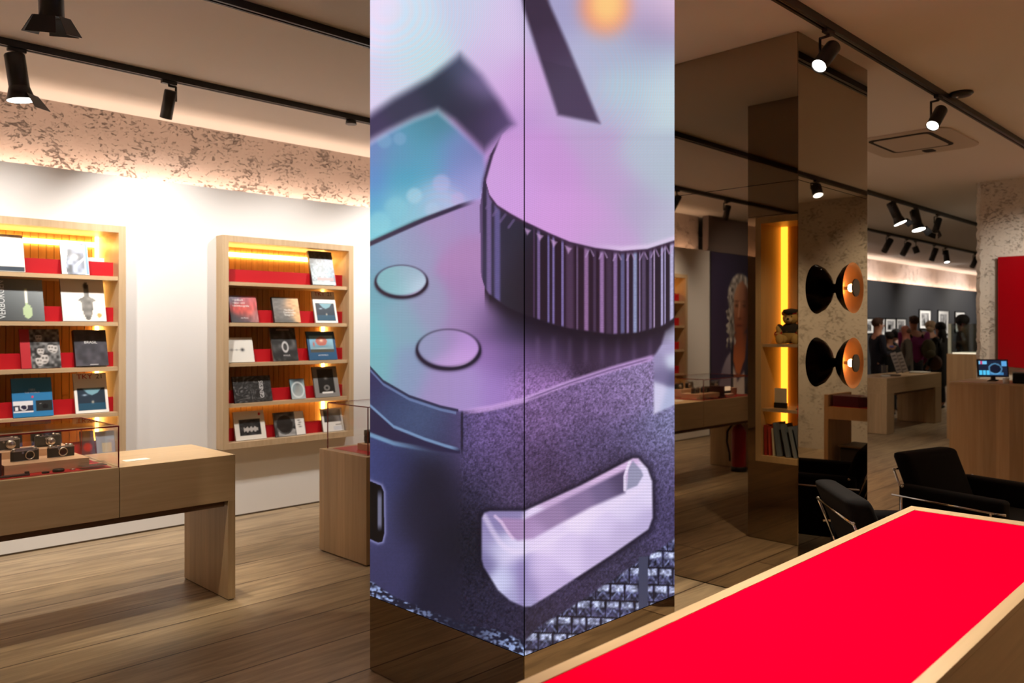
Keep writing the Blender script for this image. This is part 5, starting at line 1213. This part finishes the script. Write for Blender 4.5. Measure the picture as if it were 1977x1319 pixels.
# ------------------------------------------------------------------ visitors in front of the photographs
def person(label, px, sm, head_px_y, face, skin_c, hair_c, top_c, leg_c, hair='short', pose='stand', extra=None, coat=0.0, girth=1.0, loc=None, ztop=None):
    t_ = (px-988.5)/F_PX
    X = sm*(1+t_)/2; Y = sm*(1-t_)/2
    if loc: X, Y = loc
    H_ = ztop or CAM_H-(head_px_y-HORIZON)*sm/2234.4
    k = H_/1.78
    t = thing('person', label, 'person', (X, Y, 0), face, 'visitors looking at the photographs')
    t.scale = (k, k, k)
    SK = mat('skin_%s' % '_'.join(str(q) for q in skin_c), L3(*skin_c), .55)
    g = girth
    arm = {'stand': [(.25, .02, 1.12), (.26, -.10, .86)], 'fold': [(.25, .0, 1.12), (.04, -.22, 1.14)], 'lens': [(.26, -.08, 1.18), (.10, -.26, 1.46)], 'reach': [(.26, -.12, 1.20), (.22, -.42, 1.14)]}[pose]
    # joints: pelvis, spine, chest, neck, head base, head, crown, arms, legs (person faces -y)
    P = [(0, 0, .95, .10*g, .08*g), (0, .01, 1.12, .10*g, .075*g), (0, .01, 1.36, .12*g, .08*g), (0, .01, 1.49, .058, .058), (0, -.005, 1.57, .066, .074), (0, -.012, 1.66, .080, .094), (0, -.005, 1.74, .056, .066)]
    E = [(0, 1), (1, 2), (2, 3), (3, 4), (4, 5), (5, 6)]
    for s in (-1, 1):
        n = len(P); P += [(s*.17*g, .01, 1.44, .055, .055), (s*arm[0][0], arm[0][1], arm[0][2], .040, .040), (s*arm[1][0], arm[1][1], arm[1][2], .028, .028), (s*(arm[1][0]-.01*(pose == 'stand')), arm[1][1]-.05, arm[1][2]-.06*(pose == 'stand'), .034, .018)]
        E += [(2, n), (n, n+1), (n+1, n+2), (n+2, n+3)]
        n = len(P); P += [(s*.09, 0, .88, .085, .085), (s*.10, -.01, .50, .055, .058), (s*.10, .02, .10, .038, .042), (s*.105, -.10, .045, .040, .030)]
        E += [(0, n), (n, n+1), (n+1, n+2), (n+2, n+3)]
    skin('body', P, E, SK, t, 1)
    # clothes
    TM = fabric('cloth_%s' % '_'.join(str(q) for q in top_c), L3(*top_c), .9, 90, .3)
    hem = .84-coat
    Q = [(0, 0, hem, (.155+coat*.05)*g, (.125+coat*.05)*g), (0, .01, 1.12, .152*g, .118*g), (0, .01, 1.35, .178*g, .120*g), (0, .012, 1.50, .080, .080)]
    F = [(0, 1), (1, 2), (2, 3)]
    for s in (-1, 1):
        n = len(Q); Q += [(s*.19*g, .01, 1.425, .070, .070), (s*arm[0][0]*1.01, arm[0][1], arm[0][2], .054, .054), (s*arm[1][0], arm[1][1]+.005, arm[1][2]+.01, .043, .043)]
        F += [(2, n), (n, n+1), (n+1, n+2)]
    skin('jacket', Q, F, TM, t, 1)
    LM = fabric('trousers_%s' % '_'.join(str(q) for q in leg_c), L3(*leg_c), .9, 90, .3)
    Q = [(0, 0, 1.04, .13*g, .10*g), (0, 0, .94, .145*g, .115*g)]; F = [(0, 1)]
    for s in (-1, 1):
        n = len(Q); Q += [(s*.092, 0, .86, .098, .098), (s*.10, -.01, .50, .070, .072), (s*.10, .02, .11, .056, .060)]; F += [(1, n), (n, n+1), (n+1, n+2)]
    skin('trousers', Q, F, LM, t, 1)
    bm = B()
    for s in (-1, 1): ball(bm, (s*.105, -.06, .045), .06, 12, 8, (.75, 2.0, .75))
    obj('shoes', bm, mat('shoe_dark', (.03, .03, .03), .5), t, world=False)
    # face: nose, eyes, mouth, ears
    bm = B(); ball(bm, (0, -.108, 1.632), .013, 8, 6, (.8, 1.1, 1.5))
    for s in (-1, 1): ball(bm, (s*.080, .0, 1.640), .018, 8, 6, (.4, .8, 1.3))
    obj('nose_and_ears', bm, SK, t, world=False)
    bm = B(); [ball(bm, (s*.030, -.094, 1.665), .008, 8, 6, (1.3, .6, .7)) for s in (-1, 1)]; ball(bm, (0, -.092, 1.590), .012, 8, 6, (1.7, .6, .4)); obj('eyes_and_mouth', bm, mat('dark_features', (.05, .02, .015), .5), t, world=False)
    HM = fabric('hair_%s' % '_'.join(str(q) for q in hair_c), L3(*hair_c), .8, 60, .6)
    bm = B()
    if hair == 'short': ball(bm, (0, .014, 1.690), .096, 18, 12, (.90, 1.02, .92)); ball(bm, (0, -.03, 1.735), .070, 14, 10, (1.0, .9, .5))
    elif hair == 'bald': ball(bm, (0, .035, 1.625), .080, 16, 10, (1.0, .75, .75))
    elif hair == 'round': ball(bm, (0, .02, 1.69), .135, 18, 12, (1, 1, .95))
    elif hair == 'long': ball(bm, (0, .02, 1.69), .105, 18, 12, (1, 1.0, .95)); ball(bm, (0, .055, 1.50), .115, 16, 12, (1.05, .65, 1.5))
    elif hair == 'wavy': ball(bm, (0, .01, 1.68), .108, 18, 12, (1.1, 1.0, .95)); ball(bm, (.03, .03, 1.60), .09, 14, 10, (1.1, .8, .9))
    obj('hair', bm, HM, t, world=False)
    if extra: extra(t)
    return t
def scarf(t): bm = B(); lathe(bm, [(.07, 0), (.10, .02), (.10, .05), (.07, .075)], (0, -.01, 1.42), (0, 0, 1), 18); obj('scarf', bm, fabric('violet_scarf', (.10, .09, .30), .9), t, world=False)
def collar(t): bm = B(); lathe(bm, [(.066, 0), (.075, .02), (.062, .05)], (0, -.005, 1.465), (0, 0, 1), 16); obj('shirt_collar', bm, mat('pale_shirt', (.5, .52, .6), .8), t, world=False)
NAVY = (24, 26, 44)
# headings: local -y is where the person looks; face=R(0) looks along world -Y
man = person('man in a navy sweater in profile with folded arms, next to the mirror pillar', 1695, 20.9, 613, R(45), (206, 150, 126), (70, 44, 34), NAVY, (28, 28, 44), pose='fold', extra=collar)
person('dark haired visitor in a black coat with a violet scarf', 1717, 21.6, 640, R(150), (150, 105, 86), (34, 24, 24), (20, 19, 22), (20, 20, 24), hair='short', extra=scarf, coat=.3)
person('visitor with black hair seen between the scarf and the grey coat', 1729, 26.4, 637, R(185), (150, 108, 88), (14, 13, 15), (16, 15, 18), (20, 20, 24), hair='round')
person('bald man in a grey overcoat seen from behind', 1749, 22.5, 624, R(205), (190, 120, 104), (110, 84, 74), (92, 84, 76), (36, 34, 38), hair='bald', coat=.35, girth=1.1)
def pack(t):
    bm = B(); ball(bm, (-.15, .22, 1.15), .14, 18, 12, (1.0, .6, 1.3)); ball(bm, (-.15, .29, 1.06), .085, 14, 10, (1.1, .6, .9)); obj('backpack', bm, fabric('olive_canvas', (.075, .062, .030), .9), t, world=False)
    bm = B(); [rod(bm, [(s*.11, .12, 1.36), (s*.13, .02, 1.49), (s*.13, -.12, 1.40), (s*.14, -.12, 1.15)], .018) for s in (-1, 1)]; obj('strap', bm, fabric('olive_strap', (.06, .05, .025), .9), t, world=False)
person('tall man in a purple sweater with an olive backpack', 1764, 23.2, 609, R(142), (176, 120, 96), (74, 54, 42), (120, 24, 90), (26, 26, 34), girth=1.38, extra=pack)
person('visitor with pale blond hair beyond the purple sweater', 1796, 25.2, 619, R(150), (190, 140, 116), (170, 145, 118), (66, 68, 74), (30, 30, 34), hair='wavy')
def bag(t):
    bm = B(); ball(bm, (.22, .02, .95), .12, 16, 10, (.7, 1.2, 1.3)); obj('shoulder_bag', bm, fabric('brown_bag', (.07, .03, .018), .8), t, world=False)
    bm = B(); rod(bm, [(.22, .05, 1.08), (.12, .10, 1.44), (.0, .02, 1.52)], .012); obj('bag_strap', bm, BLACK, t, world=False)
person('woman with long black hair and a brown shoulder bag seen from behind', 1814, 23.4, 622, R(170), (160, 110, 90), (12, 11, 12), (14, 13, 15), (14, 13, 16), hair='long', coat=.45, girth=1.05, extra=bag)
person('visitor with a round dark head of hair behind the glass hood', 1856, 25.4, 610, R(190), (150, 110, 92), (22, 19, 20), (28, 30, 38), (24, 24, 30), hair='round', girth=1.05)
person('shop assistant in black behind the till, only the forearm in the picture', 2042, 12.4, 600, R(-62), (190, 134, 108), (40, 30, 26), (16, 18, 18), (16, 18, 18), pose='reach', loc=(9.72, 1.62), ztop=1.76)
